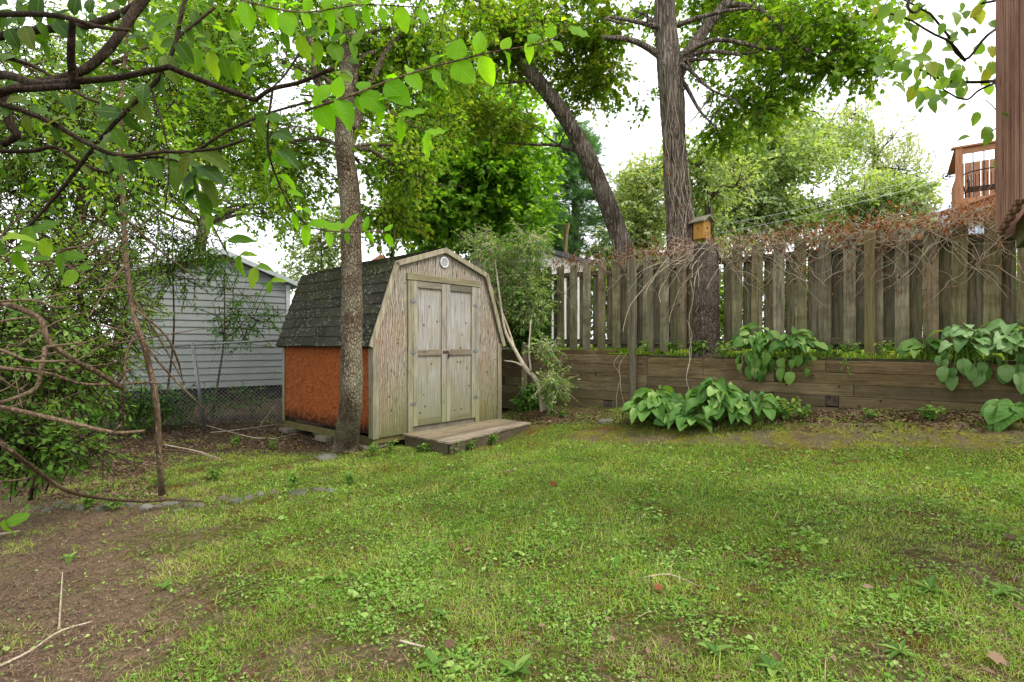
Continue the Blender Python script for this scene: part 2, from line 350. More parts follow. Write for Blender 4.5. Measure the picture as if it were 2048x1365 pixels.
M['shingles'] = shingle_mat()
def plain(name, col, rough=.6, metal=0.0, var=.25, scale=8):
    m = Mt(name); n1 = m.noise(m.coords(), scale, 5, .65); c = lin(col); d = tuple(x * (1 - var) for x in c[:3]) + (1,)
    return m.out(m.mix(m.ramp(n1, [(.35, 0), (.65, 1)]), d, c), rough, n1, .1, .003, .4, metal)
M['vinyl'] = plain('vinyl_siding', '#7f8482', .6, var=.15, scale=3)
M['vinyl_dirty'] = plain('white_trim', '#b0b6b9', .6, var=.15)
M['white_wall'] = plain('white_wall', '#d3d0cb', .6, var=.1)
M['beige_wall'] = plain('beige_wall', '#8d887c', .7, var=.2)
M['roof_dark'] = plain('roof_dark', '#4b5057', .6, var=.3)
M['red_roof'] = plain('red_roof', '#9c6255', .7)
M['blue_roof'] = plain('blue_roof', '#a5b4c4', .7)
M['galv'] = plain('galvanised_steel', '#8d9394', .45, .7)
M['galv_dark'] = plain('chain_wire', '#74787a', .6, .1)
M['rusty'] = plain('rusty_metal', '#5a3f30', .7, .4)
M['black_metal'] = plain('black_metal', '#1d1d20', .45, .3)
M['vent_white'] = plain('vent_white', '#dcdde2', .5, var=.08)
M['vent_dark'] = plain('vent_dark', '#30313a', .8)
M['concrete'] = plain('concrete', '#77705f', .9, var=.4)
M['end_grain'] = plain('end_grain', '#54463a', .95, var=.6, scale=22)
M['underdeck'] = plain('dark_wood', '#2c261f', .9, var=.4)
M['wire'] = plain('wire', '#b8bcc0', .6)
def stone_mat():
    m = Mt('stone'); v = m.coords(); n1 = m.noise(v, 9, 5, .7); oi = m('ObjectInfo')
    col = m.mix(.6, m.ramp(n1, [(.3, '#2d2a26'), (.5, '#55524b'), (.7, '#75726a')]), m.ramp(oi.outputs['Random'], [(0, '#5b4638'), (.4, '#66625a'), (.7, '#77756f'), (1, '#4c4f3c')]))
    nz = m('SeparateXYZ', Vector=m('NewGeometry').outputs['Normal']).outputs[2]
    ms = m.math('MULTIPLY', m.ramp(m.noise(v, 5, 4), [(.5, 0), (.6, .8)]), nz); col = m.mix(ms, col, '#3f4a20')
    return m.out(col, .9, n1, .6, .02, .2)
M['stone'] = stone_mat()
def ground_mat():
    m = Mt('yard_ground'); v = m.coords(rand=False); a_ = m('Attribute', {'attribute_name': 'lf'}); sp = m('SeparateXYZ', Vector=a_.outputs['Vector'])
    f1 = m.noise(v, 30, 6, .75); f2 = m.noise(v, 110, 4, .7); f3 = m.noise(v, 4, 5, .7)
    soil = m.ramp(f1, [(.28, '#3a2d22'), (.45, '#6a5540'), (.6, '#8a7158'), (.78, '#ac9478')])
    soil = m.mix(.4, soil, m.ramp(f2, [(.35, '#3c3026'), (.65, '#9c8974')])); soil = m.mix(m.ramp(f3, [(.4, 0), (.65, .6)]), soil, m.mix(f1, '#3a3022', '#756654')); bedf = m('MapRange', Value=m.math('ADD', sp.outputs[2], m.math('MULTIPLY', f3, .4)), i1=.35, i2=.9, i3=0.0, i4=.75); soil = m.mix(bedf, soil, m.ramp(f1, [(.3, '#15100c'), (.6, '#3a2c24'), (.8, '#5b493e')]))
    turf = m.ramp(f1, [(.25, '#2c3010'), (.45, '#4a5420'), (.6, '#65692c'), (.78, '#86803e')])
    rust = m.ramp(m.noise(v, 1.9, 6, .75), [(.5, 0), (.6, .8)]); turf = m.mix(rust, turf, m.ramp(f2, [(.35, '#3b2312'), (.65, '#7a4c24')]))
    lw = m.math('ADD', sp.outputs[0], m.math('MULTIPLY', m.math('SUBTRACT', m.noise(v, 5, 6, .75), .5), 1.5), False)
    col = m.mix(m.ramp(lw, [(.3, 0), (.62, 1)]), soil, turf)
    grit = m.ramp(f2, [(.3, '#39321f'), (.5, '#665c46'), (.7, '#877a60')])
    my = m.mix(m.ramp(f3, [(.46, 0), (.56, 1)]), grit, m.ramp(f1, [(.3, '#4c4d18'), (.7, '#8f8a34')]))
    pw = m.math('ADD', sp.outputs[1], m.math('MULTIPLY', m.math('SUBTRACT', m.noise(v, 6, 5, .7), .5), 1.6))
    col = m.mix(m.ramp(pw, [(.55, 0), (.75, .8)]), col, my)
    return m.out(col, .95, m.math('ADD', f1, m.math('MULTIPLY', f2, .5)), 1.0, .03, .1)
M['ground'] = ground_mat()
M['terrace_soil'] = plain('terrace_soil', '#4a4a2a', .95, var=.5, scale=14)

# ------------------------------------------------------------------ leaf templates (x along, z up)
def tm_fan(right, c, fold=.15, droop=.15):
    pts = [(0, 0)] + right + [(1, 0)] + [(x, -y) for x, y in right[::-1]]
    P = np.array([(c, 0)] + pts, float); n = len(pts)
    z = fold * np.abs(P[:, 1]) - droop * P[:, 0] ** 2
    return np.c_[P, z], [np.array([[0, 1 + i, 1 + (i + 1) % n] for i in range(n)])][::1], np.c_[P, np.zeros(n + 1)]
T_MAPLE = tm_fan([(-.08, .26), (.2, .22), (.32, .56), (.45, .24), (.68, .3), (.7, .12)], .33)
T_OV = tm_fan([(.2, .2), (.45, .27), (.75, .15)], .45, .3, .2)
T_LONG = tm_fan([(.25, .15), (.55, .16)], .45, .3, .35)
T_HEART = tm_fan([(-.12, .2), (.05, .38), (.35, .42), (.7, .2)], .35, .2, .2)
T_DIA = tm_fan([(.45, .3)], .45, .3, .1)
def tm_grid(prof, nx=8, ny=3, fold=.2, droop=.25, wave=.0, base_in=0.0):
    vs = []; at_ = []
    for i in range(nx + 1):
        t = i / nx
        for j in range(-ny, ny + 1):
            s_ = j / ny; y = s_ * prof(t); x = t - base_in * (abs(s_) ** 1.5) * max(0, 1 - t * 3)
            vs.append((x, y, fold * abs(y) - droop * t * t + wave * math.sin(t * 17 + s_ * 2) * abs(s_))); at_.append((t, s_ * prof(t), 0))
    q = []; w_ = 2 * ny + 1
    for i in range(nx):
        for j in range(2 * ny): b = i * w_ + j; q.append([b, b + w_, b + w_ + 1, b + 1])
    return np.array(vs, float), [np.array(q)], np.array(at_, float)
T_NEAR = tm_grid(lambda t: .30 * math.sin(math.pi * min(t * 1.0, 1) ** .8) ** .75 if 0 < t < 1 else .004, 9, 2, .25, .22, .01)
T_NEAR2 = tm_grid(lambda t: .27 * math.sin(math.pi * min(t, 1) ** .9) ** .8 if 0 < t < 1 else .004, 9, 2, .5, .6, .03)
T_NEAR3 = tm_grid(lambda t: .33 * math.sin(math.pi * min(t, 1) ** .72) ** .75 if 0 < t < 1 else .004, 9, 2, -.12, .05, .04)
T_NEARS = [T_NEAR, T_NEAR2, T_NEAR3]
T_HOSTA2 = tm_grid(lambda t: .42 * (math.sin(math.pi * t ** .66) ** .8 if 0 < t < 1 else .005), 10, 3, .7, .7, .05, .28)
T_HOSTA = tm_grid(lambda t: .47 * (math.sin(math.pi * t ** .66) ** .62 if 0 < t < 1 else .005), 10, 3, .28, .45, .025, .28)
T_LILAC = tm_grid(lambda t: .40 * (math.sin(math.pi * t ** .6) ** .85 if 0 < t < 1 else .005), 8, 2, .25, .2, .02, .2)
T_BLADE = (np.array([(0, -.5, 0), (0, .5, 0), (.55, .38, .06), (.55, -.38, .06), (1, 0, -.12)], float), [np.array([[0, 1, 2, 3]]), np.array([[3, 2, 4]])], np.zeros((5, 3)))
T_TWIG = (np.array([(0, .5, -.29), (0, -.5, -.29), (0, 0, .58), (1, .3, -.17), (1, -.3, -.17), (1, 0, .34)], float), [np.array([[0, 1, 4, 3], [1, 2, 5, 4], [2, 0, 3, 5]])], np.zeros((6, 3)))
def tm_needles(n=16):
    vs = []; f = []; r_ = np.random.default_rng(3)
    for i in range(n):
        a_ = r_.uniform(0, 6.28); t = r_.uniform(0, .6); sp_ = r_.uniform(.35, .8); d = np.array([1, sp_ * math.cos(a_), sp_ * math.sin(a_)]); d /= np.linalg.norm(d)
        p = np.array([t, 0, 0]); s_ = unit(np.cross(d, r_.normal(0, 1, 3))) * .02
        k = len(vs); vs += [p - s_, p + s_, p + d * .55]; f.append([k, k + 1, k + 2])
    return np.array(vs), [np.array(f)], np.zeros((len(vs), 3))
T_NEEDLE = tm_needles()

# ------------------------------------------------------------------ the ground
FEN0 = np.array([.617, 9.9]); FD = np.array([.79, -.6131]); FD /= np.linalg.norm(FD); FN = np.array([-FD[1], FD[0]])   # along the fence, away from the camera
FRZ = math.atan2(FD[1], FD[0]); WALL_OFF = -.42
def fxy(s, off=0.0): return FEN0 + FD * s + FN * off
def fcoord(x, y):
    dx = np.asarray(x) - FEN0[0]; dy = np.asarray(y) - FEN0[1]; return dx * FD[0] + dy * FD[1], dx * FN[0] + dy * FN[1]
SF = np.array([-1.816, 6.9]); SU = np.array([.66, .7513]); SU /= np.linalg.norm(SU); SV = np.array([-SU[1], SU[0]]); SRZ = math.atan2(SU[1], SU[0])
def gz(x, y):
    x = np.asarray(x, float); y = np.asarray(y, float)
    L = .07 * np.log1p(np.exp(x * 1.6)) / 1.6 - .02
    s_, o = fcoord(x, y); W = .23 + .084 * np.clip(x, -1, 9)
    k = smooth(o, -2.1, -.5) * smooth(x, -.9, .6); z = L + (W - L) * k
    z = z + .03 * np.clip(y - 9.2, 0, 3.5) * smooth(-x, .5, 2.5)
    z = z + .016 * np.sin(x * 1.9 + 1) * np.sin(y * 1.6) + .008 * np.sin(x * 5.1 + y * 3.3) + .006 * np.sin(x * 9 - y * 7)
    return z
def G(u, v):
    d = 1.4 * FPX / max(v - HOR, 5)
    for _ in range(30):
        p = at(u, v, d); z = float(gz(p[0], p[1])); d = .5 * d + .5 * max((CAMZ - z) * FPX / max(v - HOR, 5), .5)
    p = at(u, v, d); return np.array([p[0], p[1], float(gz(p[0], p[1]))])
LAWN = [(0, 1365, 0), (150, 1250, .1), (60, 1150, .08), (250, 1150, .3), (300, 1290, .35), (450, 1230, .5), (150, 1060, .2), (350, 1080, .45), (480, 1050, .6),
        (620, 1050, .85), (560, 1120, .6), (430, 1300, .7), (600, 1300, .35), (700, 1250, .8), (650, 1180, .95), (800, 1150, 1), (900, 1350, .65), (750, 1350, .4), (1100, 1270, .7),
        (1000, 1050, 1), (1300, 1200, .95), (1270, 1290, .45), (1500, 1340, .75), (1720, 1300, .55), (1960, 1130, .45), (2000, 1300, .55), (1850, 1200, .8), (1600, 1000, 1),
        (1300, 950, 1), (2000, 950, 1), (900, 960, 1), (700, 960, .8), (500, 930, .7), (350, 950, .6), (250, 940, .3), (600, 970, .8), (100, 950, 0), (300, 880, 0),
        (450, 890, .25), (600, 895, .15), (0, 860, 0), (400, 840, 0), (560, 865, 0), (750, 910, .7), (850, 915, .9), (1050, 880, .7), (1120, 858, .9), (1120, 835, .3), (1300, 856, .8),
        (1700, 845, .25), (1900, 845, .25), (1500, 858, .7), (1180, 862, .8), (1900, 856, .6), (1700, 856, .6), (1400, 890, 1), (1800, 890, 1), (1150, 890, 1), (-200, 1100, 0), (2200, 1100, .8), (2300, 900, .9)]
LP = np.array([np.r_[G(u, v)[:2], k] for u, v, k in LAWN])
def lawn(x, y):
    x = np.asarray(x, float).ravel(); y = np.asarray(y, float).ravel(); out = np.empty(len(x))
    for i in range(0, len(x), 20000):
        sl = slice(i, i + 20000); d2 = (x[sl, None] - LP[None, :, 0]) ** 2 + (y[sl, None] - LP[None, :, 1]) ** 2 + .01
        w_ = d2 ** -1.6; out[sl] = (w_ * LP[None, :, 2]).sum(1) / w_.sum(1)
    return out
PA, PB = G(1120, 872)[:2], G(2048, 878)[:2]
def pathm(x, y):
    d = unit(PB - PA); rel = np.stack([np.ravel(x) - PA[0], np.ravel(y) - PA[1]], 1); al = rel @ d; ac = rel @ np.array([-d[1], d[0]])
    return smooth(al, -.3, .4) * (1 - smooth(np.abs(ac - .0), .12, .38))
xs = np.unique(np.r_[-400, -150, -60, -30, np.arange(-16, -6, .5), np.arange(-6, 8, .06), np.arange(8, 16, .5), 30, 60, 150, 400])
ys = np.unique(np.r_[-200, -60, -20, np.arange(-8, .6, .5), np.arange(.6, 12, .06), np.arange(12, 20, .5), 30, 60, 150, 500, 1500])
gx, gy = np.meshgrid(xs, ys); zz = gz(gx, gy); far = smooth(np.hypot(gx, gy - 6), 14, 22); zz = zz * (1 - far)
so_, oo = fcoord(gx, gy); zz = np.where(oo > -.3, np.minimum(zz, .4), zz)
nx_, ny_ = len(xs), len(ys); i_, j_ = np.meshgrid(np.arange(ny_ - 1), np.arange(nx_ - 1), indexing='ij'); b_ = (i_ * nx_ + j_).ravel()
lw_ = lawn(gx, gy).reshape(gx.shape); zz = zz + (1 - lw_) * (1 - far) * .011 * (np.sin(gx * 13 + 2 * np.sin(gy * 7)) * np.sin(gy * 11 + 2 * np.sin(gx * 5)) + .6 * np.sin(gx * 31 + gy * 17) * np.sin(gy * 29 - gx * 11)) - .008 * (1 - lw_)
mb = MB(); mb.add(np.stack([gx.ravel(), gy.ravel(), zz.ravel()], 1), [np.stack([b_, b_ + 1, b_ + nx_ + 1, b_ + nx_], 1)],
                  np.stack([lawn(gx, gy), pathm(gx, gy), (smooth(gy - .25 * gx, 6.2, 7.6) * smooth(-gx, 1.5, 3)).ravel()], 1))
props(part('ground', mb, M['ground'], smooth_=True), kind='structure')
# upper terrace behind the retaining wall
mb = MB(); TZ = 1.2
c_ = [fxy(-2.4, WALL_OFF + .13), fxy(9, WALL_OFF + .13), fxy(60, 0) + np.array([0, -10]), np.array([300, 900]), np.array([-5, 900]), fxy(-2.4, 6)]
n_ = len(c_); mb.add([(p[0], p[1], TZ) for p in c_] + [(p[0], p[1], 0) for p in c_], [np.array([list(range(n_))]), np.array([[i, n_ + i, n_ + (i + 1) % n_, (i + 1) % n_] for i in range(n_)])])
props(part('terrace', mb, M['terrace_soil']), kind='structure')

# ------------------------------------------------------------------ grass, clover, litter
def blocked(x, y, shed_pad=0.0):
    rx = x - SF[0]; ry = y - SF[1]; a_ = rx * SU[0] + ry * SU[1]; b2 = rx * SV[0] + ry * SV[1]
    sh = (a_ > -.0 - shed_pad) & (a_ < 2.46 + shed_pad) & (b2 > -shed_pad) & (b2 < 2.5 + shed_pad)
    dk = (a_ > .44) & (a_ < 2.52) & (b2 > -.97) & (b2 <= .1); s_, o = fcoord(x, y)
    return sh | dk | (o > -.48)
def cover(N, dmax=9.5, power=1.3, dmin=1.5):
    """random ground points, denser towards the viewer"""
    e_ = 2 - power; d = (rng.random(N) * (dmax ** e_ - dmin ** e_) + dmin ** e_) ** (1 / e_); x = rng.uniform(-1, 1, N) * (1.08 * d + .7)
    return x, d
def grass_patch(N, mbl, tmpl, size_fn, thr, up, wid, seed, rndf=None, pk=.6, dmax=9.5, nz_scale=2.2):
    x, y = cover(N, dmax); ok = ~blocked(x, y); x, y = x[ok], y[ok]
    ln = lawn(x, y); pm = pathm(x, y)
    nz = snoise(np.c_[x, y, x * 0], nz_scale, seed) * .5 + snoise(np.c_[x, y, x * 0], nz_scale * 4, seed + 3) * .35
    pr = np.clip((ln * (1 - pk * pm) - thr + nz * 1.15) * 2.0, 0, 1); ok = rng.random(len(x)) < pr; x, y, nz = x[ok], y[ok], nz[ok]; n = len(x)
    sz = size_fn(n) * (1 + .5 * np.clip(nz, -.6, 1)); th = rng.uniform(0, 6.283, n); el = np.clip(rng.normal(up, .3, n), .02, 1.5)
    X = np.stack([np.cos(th) * np.cos(el), np.sin(th) * np.cos(el), np.sin(el)], 1); Z = np.stack([-np.cos(th) * np.sin(el), -np.sin(th) * np.sin(el), np.cos(el)], 1) + rng.normal(0, .25, (n, 3))
    P = np.c_[x, y, gz(x, y) + .001]; S = np.c_[sz, wid(sz, y), sz]
    col = np.clip(.5 + nz * .7 + rng.normal(0, .22, n), 0, 1) if rndf is None else rndf(n, nz)
    mbl.scatter(tmpl, P, X, Z, S, col); return n
mb = MB(); grass_patch(520000, mb, T_BLADE, lambda n: rng.gamma(5, .0056, n), .3, .65, lambda s_, y: .0013 + .00055 * y, 1)
grass_patch(30000, mb, T_BLADE, lambda n: rng.gamma(6, .011, n), .85, .7, lambda s_, y: .003 + .0008 * y, 31)
props(part('lawn_grass', mb, M['grass'], smooth_=True), 'short patchy lawn grass in the foreground', 'grass', kind='stuff')
mb = MB(); grass_patch(15000, mb, T_OV, lambda n: rng.gamma(7, .002, n), -.25, .35, lambda s_, y: s_ * 1.2, 15)
grass_patch(230000, mb, T_OV, lambda n: rng.gamma(7, .0019, n), .5, .35, lambda s_, y: s_ * 1.2, 11)
grass_patch(60000, mb, T_HEART, lambda n: rng.gamma(6, .0033, n), .8, .35, lambda s_, y: s_ * 1.1, 21)
o = part('clover_cover', mb, M['clover']); o.location.z += .012
props(o, 'small round leaved creeping weeds spread through the lawn', 'ground cover', kind='stuff')
mb = MB(); grass_patch(70000, mb, T_BLADE, lambda n: rng.gamma(5, .008, n), -.5, .12, lambda s_, y: .002 + .0006 * y, 51)
o = part('dry_straw', mb, M['litter']); o.location.z += .006
props(o, 'dry straw and grass clippings lying over lawn and bare soil', 'dry grass', kind='stuff')
mb = MB(); x, y = cover(150000, 9.5); ok = ~blocked(x, y); x, y = x[ok], y[ok]; k = rng.random(len(x)) < np.clip(1.15 - lawn(x, y) * 1.0, .12, 1); x, y = x[k], y[k]; n = len(x); th = rng.uniform(0, 6.28, n)
q = rng.gamma(4, .0018, n) * (1 + .06 * y); mb.scatter(T_DIA, np.c_[x, y, gz(x, y) + .003], np.stack([np.cos(th), np.sin(th), rng.normal(0, .3, n)], 1), np.c_[rng.normal(0, .6, (n, 2)), np.ones(n)], q)
props(part('soil_debris', mb, M['debris']), 'fine crumbs, bark bits and leaf fragments over the bare soil', 'debris', kind='stuff')
def litter_pts(N, regions):
    out = []
    for (u0, v0, u1, v1, k) in regions:
        n = int(N * k); q = np.array([G(rng.uniform(u0, u1), rng.uniform(v0, v1)) for _ in range(n)]); out.append(q)
    return np.vstack(out)
P = litter_pts(1000, [(0, 790, 600, 900, 7), (0, 880, 330, 1000, 3), (1000, 822, 1270, 850, 2.0), (1500, 822, 2048, 845, 2.6), (1270, 830, 2048, 868, .6), (250, 900, 2048, 1365, .25), (560, 850, 720, 900, .4)])
P = P[~((fcoord(P[:, 0], P[:, 1])[1] > -.46))]
P[:, 2] += .012; n = len(P); th = rng.uniform(0, 6.28, n); mb = MB()
mb.scatter(T_OV, P, np.stack([np.cos(th), np.sin(th), rng.normal(0, .25, n)], 1), np.c_[rng.normal(0, .45, (n, 2)), np.ones(n)], rng.uniform(.02, .055, n))
props(part('leaf_litter', mb, M['litter']), 'brown fallen leaves littering the soil beds and lawn', 'leaf litter', kind='stuff')

# ------------------------------------------------------------------ the garden shed
H0, HE, HK, HP, SW, SD = .15, 1.4, 2.47, 2.765, 2.46, 2.5; KX = .36
shed = thing('garden_shed', 'weathered plywood barn roofed shed with an orange side wall', 'shed', (SF[0], SF[1], 0), SRZ)
prof = [(0, HE), (KX, HK), (SW / 2, HP), (SW - KX, HK), (SW, HE)]
fw = MB(); dl, dm, dr, dt, db = .64, 1.25, 1.86, 2.27, .23
fw.prism([(0, H0), (dl - .08, H0), (dl - .08, dt + .03), (dl - .08, 2.545), (KX, HK), (0, HE)], 0, .02)
fw.prism([(dr + .08, H0), (SW, H0), (SW, HE), (SW - KX, HK), (dr + .08, 2.545)], 0, .02)
fw.prism([(dl - .08, dt + .03), (dr + .08, dt + .03), (dr + .08, 2.545), (SW / 2, HP), (dl - .08, 2.545)], 0, .02)
part('front_wall', fw, M['plywood'], shed)
part('side_wall', MB().box((.02, SD / 2 + .0, (H0 + HE) / 2 + .02), (.02, SD - .04, HE - H0 - .06)), M['orange_board'], shed, label='orange flaking side wall')
part('side_wall', MB().box((SW - .02, SD / 2, (H0 + HE) / 2), (.02, SD - .04, HE - H0)), M['plywood'], shed, label='plain far side wall')
part('back_wall', MB().prism([(0, H0), (SW, H0), (SW, HE), (SW - KX, HK), (SW / 2, HP), (KX, HK), (0, HE)][::-1], SD - .01, SD), M['plywood'], shed)
for k, (x, m_) in enumerate(((.035, 'trim'), (SW - .035, 'trim'))):
    part('corner_board', MB().box((x, -.012, (H0 + HE) / 2 - .01), (.09, .022, HE - H0), 6, .001), M[m_], shed, bevel=.003)
part('corner_board', MB().box((-.004, .035, (H0 + HE) / 2), (.022, .07, HE - H0), 6, .001), M['trim_white'], shed, bevel=.003)
part('corner_board', MB().box((-.004, SD - .03, (H0 + HE) / 2), (.022, .05, HE - H0), 6, .001), M['trim_white'], shed, bevel=.003)
part('eave_board', MB().box((.0, SD / 2, HE - .035), (.03, SD - .14, .05)), M['trim_white'], shed)
part('floor_frame', MB().box((.06, SD / 2, H0 - .05), (.08, SD, .1), 6, .002, 1).box((SW - .06, SD / 2, H0 - .05), (.08, SD, .1), 1, 0, 1).box((SW / 2, .05, H0 - .045), (SW - .2, .05, .085), 1, 0, 0), M['skid'], shed, bevel=.004)
mb = MB(); rk = np.random.default_rng(5)
for (x, y) in ((.12, .2), (.12, 1.2), (.1, 2.3), (.3, 1.6), (2.2, .3)):
    p = SF + SU * x + SV * y; g = float(gz(*p)); hh = H0 - .1 - g
    part('footing_slab', MB().box((x, y, g + hh / 2), (.4, .3, hh)), M['concrete'], shed, bevel=.01)
# roof: overlapping shingle courses on both lower slopes, plain sheets above
def slope(mb, p0, p1, y0, y1, rows, thick=.014, flip=1):
    p0 = np.array(p0, float); p1 = np.array(p1, float); L = np.linalg.norm(p1 - p0); d = (p1 - p0) / L; nrm = np.array([-d[1], d[0]]) * flip
    for r_ in range(rows):
        a0 = r_ / rows; a1 = (r_ + 1) / rows + .15 / rows; y = y0 - rng.uniform(0, .2)
        while y < y1:
            w_ = rng.uniform(.26, .34); ya, yb = max(y, y0), min(y + w_ - .004, y1); y += w_
            if yb - ya < .02: continue
            jit = rng.normal(0, .003); b0 = p0 + d * L * a0 + nrm * (thick + rng.uniform(0, .005)) - d * (.006 + jit); b1 = p0 + d * L * min(a1, 1.0) + nrm * .003
            c0 = p0 + d * L * a0 - d * (.006 + jit)
            v = [(b0[0], ya, b0[1]), (b0[0], yb, b0[1]), (b1[0], yb, b1[1]), (b1[0], ya, b1[1]), (c0[0], ya, c0[1]), (c0[0], yb, c0[1])]
            mb.add(v, [np.array([[0, 1, 2, 3], [4, 5, 1, 0], [0, 3, 4, 4], [1, 5, 2, 2]])[:2]], np.tile([0, 0, rng.random()], (6, 1)))
ov = .05; rf = MB()
e0 = (-.085, HE - .045); k0 = (KX - .03, HK + .03); pk = (SW / 2, HP + .035); k1 = (SW - KX + .03, HK + .03); e1 = (SW + .085, HE - .045)
for (a0, a1, rows) in ((e0, k0, 8), (k0, pk, 6)): slope(rf, a0, a1, -.03, SD + ov, rows)
for (a0, a1, rows) in ((e1, k1, 8), (k1, pk, 6)): slope(rf, a0, a1, -.03, SD + ov, rows, flip=-1)
roof = part('roof', rf, M['shingles'], shed)
dk_ = MB()
ring = [e0, k0, pk, k1, e1]; inn = [(x + (.02 if x < 1.2 else (-.02 if x > 1.3 else 0)), z - .022) for x, z in ring]
dk_.prism([(x, z - .001) for x, z in ring] + inn[::-1], -.028, SD + ov); part('roof_deck', dk_, M['underdeck'], roof)
for a0, a1 in ((e0, k0), (k0, pk), (pk, k1), (k1, e1)):
    a0 = np.array(a0); a1 = np.array(a1); d = unit(a1 - a0); nn = np.array([d[1], -d[0]]) * .075
    part('rake_board', MB().prism([tuple(a0 - d * .0), tuple(a1 + d * .0), tuple(a1 + nn), tuple(a0 + nn)][::-1], -.052, -.03), M['trim'], shed, bevel=.003)
# door frame and doors
part('door_post', MB().box((dl - .04, -.012, (H0 + dt) / 2), (.08, .028, dt - H0), 8, .0008), M['trim'], shed, bevel=.003)
part('door_post', MB().box((dr + .04, -.012, (H0 + dt) / 2), (.08, .028, dt - H0), 8, .0008), M['trim_white'], shed, bevel=.003)
part('door_header', MB().box(((dl + dr) / 2, -.018, dt + .05), (dr - dl + .2, .036, .095), 4, .0008, 0), M['roof_trim'], shed, bevel=.003)
part('threshold', MB().box(((dl + dr) / 2, .03, H0 + .03), (dr - dl, .06, .085)), M['concrete'], shed)
for (x0, x1, hs) in ((dl + .004, dm - .003, 0), (dm + .003, dr - .004, 1)):
    pn = part('door', MB().box(((x0 + x1) / 2, .006, (db + dt) / 2), (x1 - x0, .018, dt - db)), M['door_panel'], shed)
    for xx, mm in ((x0 + .04, 'trim_white'), (x1 - .04, 'trim_white')):
        part('stile', MB().box((xx, -.016, (db + dt) / 2), (.078, .024, dt - db - .006), 8, .0008), M[mm], pn, bevel=.003)
    for z_, h_ in ((dt - .05, .09), (1.26, .085), (db + .05, .095)):
        part('rail', MB().box(((x0 + x1) / 2, -.015, z_), (x1 - x0 - .164, .022, h_), 3, .0008, 0), M['door_rail'], pn, bevel=.003)
    xh = x0 if hs == 0 else x1
    for z_ in (.55, 1.27, 1.98):
        hb = MB().box((xh - .03 * (1 if hs else 1) + (.03 if True else 0), -.031, z_), (.09, .005, .035)); hb.tube([(xh, -.034, z_ - .04), (xh, -.034, z_ + .04)], .006, 6)
        part('hinge', hb, M['galv'], pn)
hp = MB().box((dm - .01, -.033, 1.265), (.11, .006, .035)).tube([(dm + .035, -.034, 1.265), (dm + .035, -.055, 1.265)], .006, 6)
hp.box((dm + .042, -.05, 1.215), (.04, .018, .045)); th_ = np.linspace(0, math.pi, 7)
hp.tube([(dm + .042 + .014 * math.cos(t), -.05, 1.238 + .025 * math.sin(t)) for t in th_], .003, 5)
part('hasp', hp, M['rusty'], shed)
# round louvred vent
vt = MB(); vx, vz, vr = 1.225, 2.585, .072; th_ = np.linspace(0, 2 * math.pi, 33)
vt.tube([(vx + vr * math.cos(t), -.018, vz + vr * math.sin(t)) for t in th_], .008, 6)
vent = part('vent', vt, M['vent_white'], shed, smooth_=True)
lv = MB()
for k in range(-4, 5):
    z_ = k * .0155; hw = math.sqrt(max(vr ** 2 - z_ ** 2, 0)) - .004; lv.bar((vx - hw, -.016, vz + z_), (vx + hw, -.016, vz + z_), .012, .004, up=(0, .7, 1))
part('louvre', lv, M['vent_white'], vent)
part('vent_back', MB().tube([(vx, -.004, vz), (vx, -.0015, vz)], vr, 24), M['vent_dark'], vent)
# loose plank leaning at the rear corner
t = thing('loose_board', 'thin grey board leaning on the back corner of the shed', 'board', (SF + SV * 2.62)[0:1].tolist() + [float((SF + SV * 2.62)[1]), 0]); p = SF + SV * 2.6 - SU * .12
part('board', MB().bar((p[0] - .2, p[1] - .1, .02), (p[0] + .05, p[1], .42), .1, .02), M['post_grey'], t, world=True)
# step platform
dkt = thing('step_platform', 'low weathered plank step in front of the shed doors', 'platform', (SF[0], SF[1], 0), SRZ)
DT = .162
for k in range(7):
    v_ = []
    for z_ in (DT - .028, DT):
        for (xx, dd) in ((.45, .97), (2.38, .69)):
            for q in (k + .02, k + .97): v_.append((xx + rng.normal(0, .004), -.03 - dd * q / 7, z_ + rng.normal(0, .001)))
    part('plank', MB().add(v_, [np.array([[4, 5, 7, 6], [0, 2, 3, 1], [1, 3, 7, 5], [0, 4, 6, 2], [0, 1, 5, 4], [2, 6, 7, 3]])]), M['deck_wood'], dkt, bevel=.003)
part('frame', MB().bar((.48, -.97, .06), (2.36, -.69, .06), .03, .14).box((.48, -.5, .06), (.03, .86, .14)).box((2.35, -.36, .06), (.03, .6, .14)), M['deck_dark'], dkt)

# ------------------------------------------------------------------ timber retaining wall
wall = thing('retaining_wall', 'long stepped retaining wall of weathered railway timbers', 'wall', (FEN0[0], FEN0[1], 0), FRZ)
TH = .147; WT = 1.2
for r_ in range(7):
    z_ = WT - TH * (r_ + .5); s_ = -2.4 - rng.uniform(0, .6)
    while s_ < 7.6:
        L = rng.choice([2.4, 1.8, 2.1, .9]) if r_ else 2.4; e_ = min(s_ + L, 7.7)
        if s_ < 2.2 < e_: e_ = 2.2
        o_ = WALL_OFF + .07 + (0 if r_ % 2 else .004) + rng.normal(0, .002) + r_ * -.003
        if e_ - s_ > .05:
            part('timber', MB().box(((s_ + e_) / 2, o_, z_ - (.02 if s_ > 2.1 else 0) * 1.5), (e_ - s_ - .004, .14, TH - .003), 4, .001, 0), M['timber'], wall, bevel=.005)
            if r_ in (1, 3, 4, 5) and rng.random() < .6 and e_ < 7.6:
                part('deadman_end', MB().box((e_ + .07, o_ + .006, z_ - .015), (.14, .14, TH - .003)), M['end_grain'], wall, bevel=.006)
                s_ = e_ + .142; continue
        s_ = e_
holes = MB()
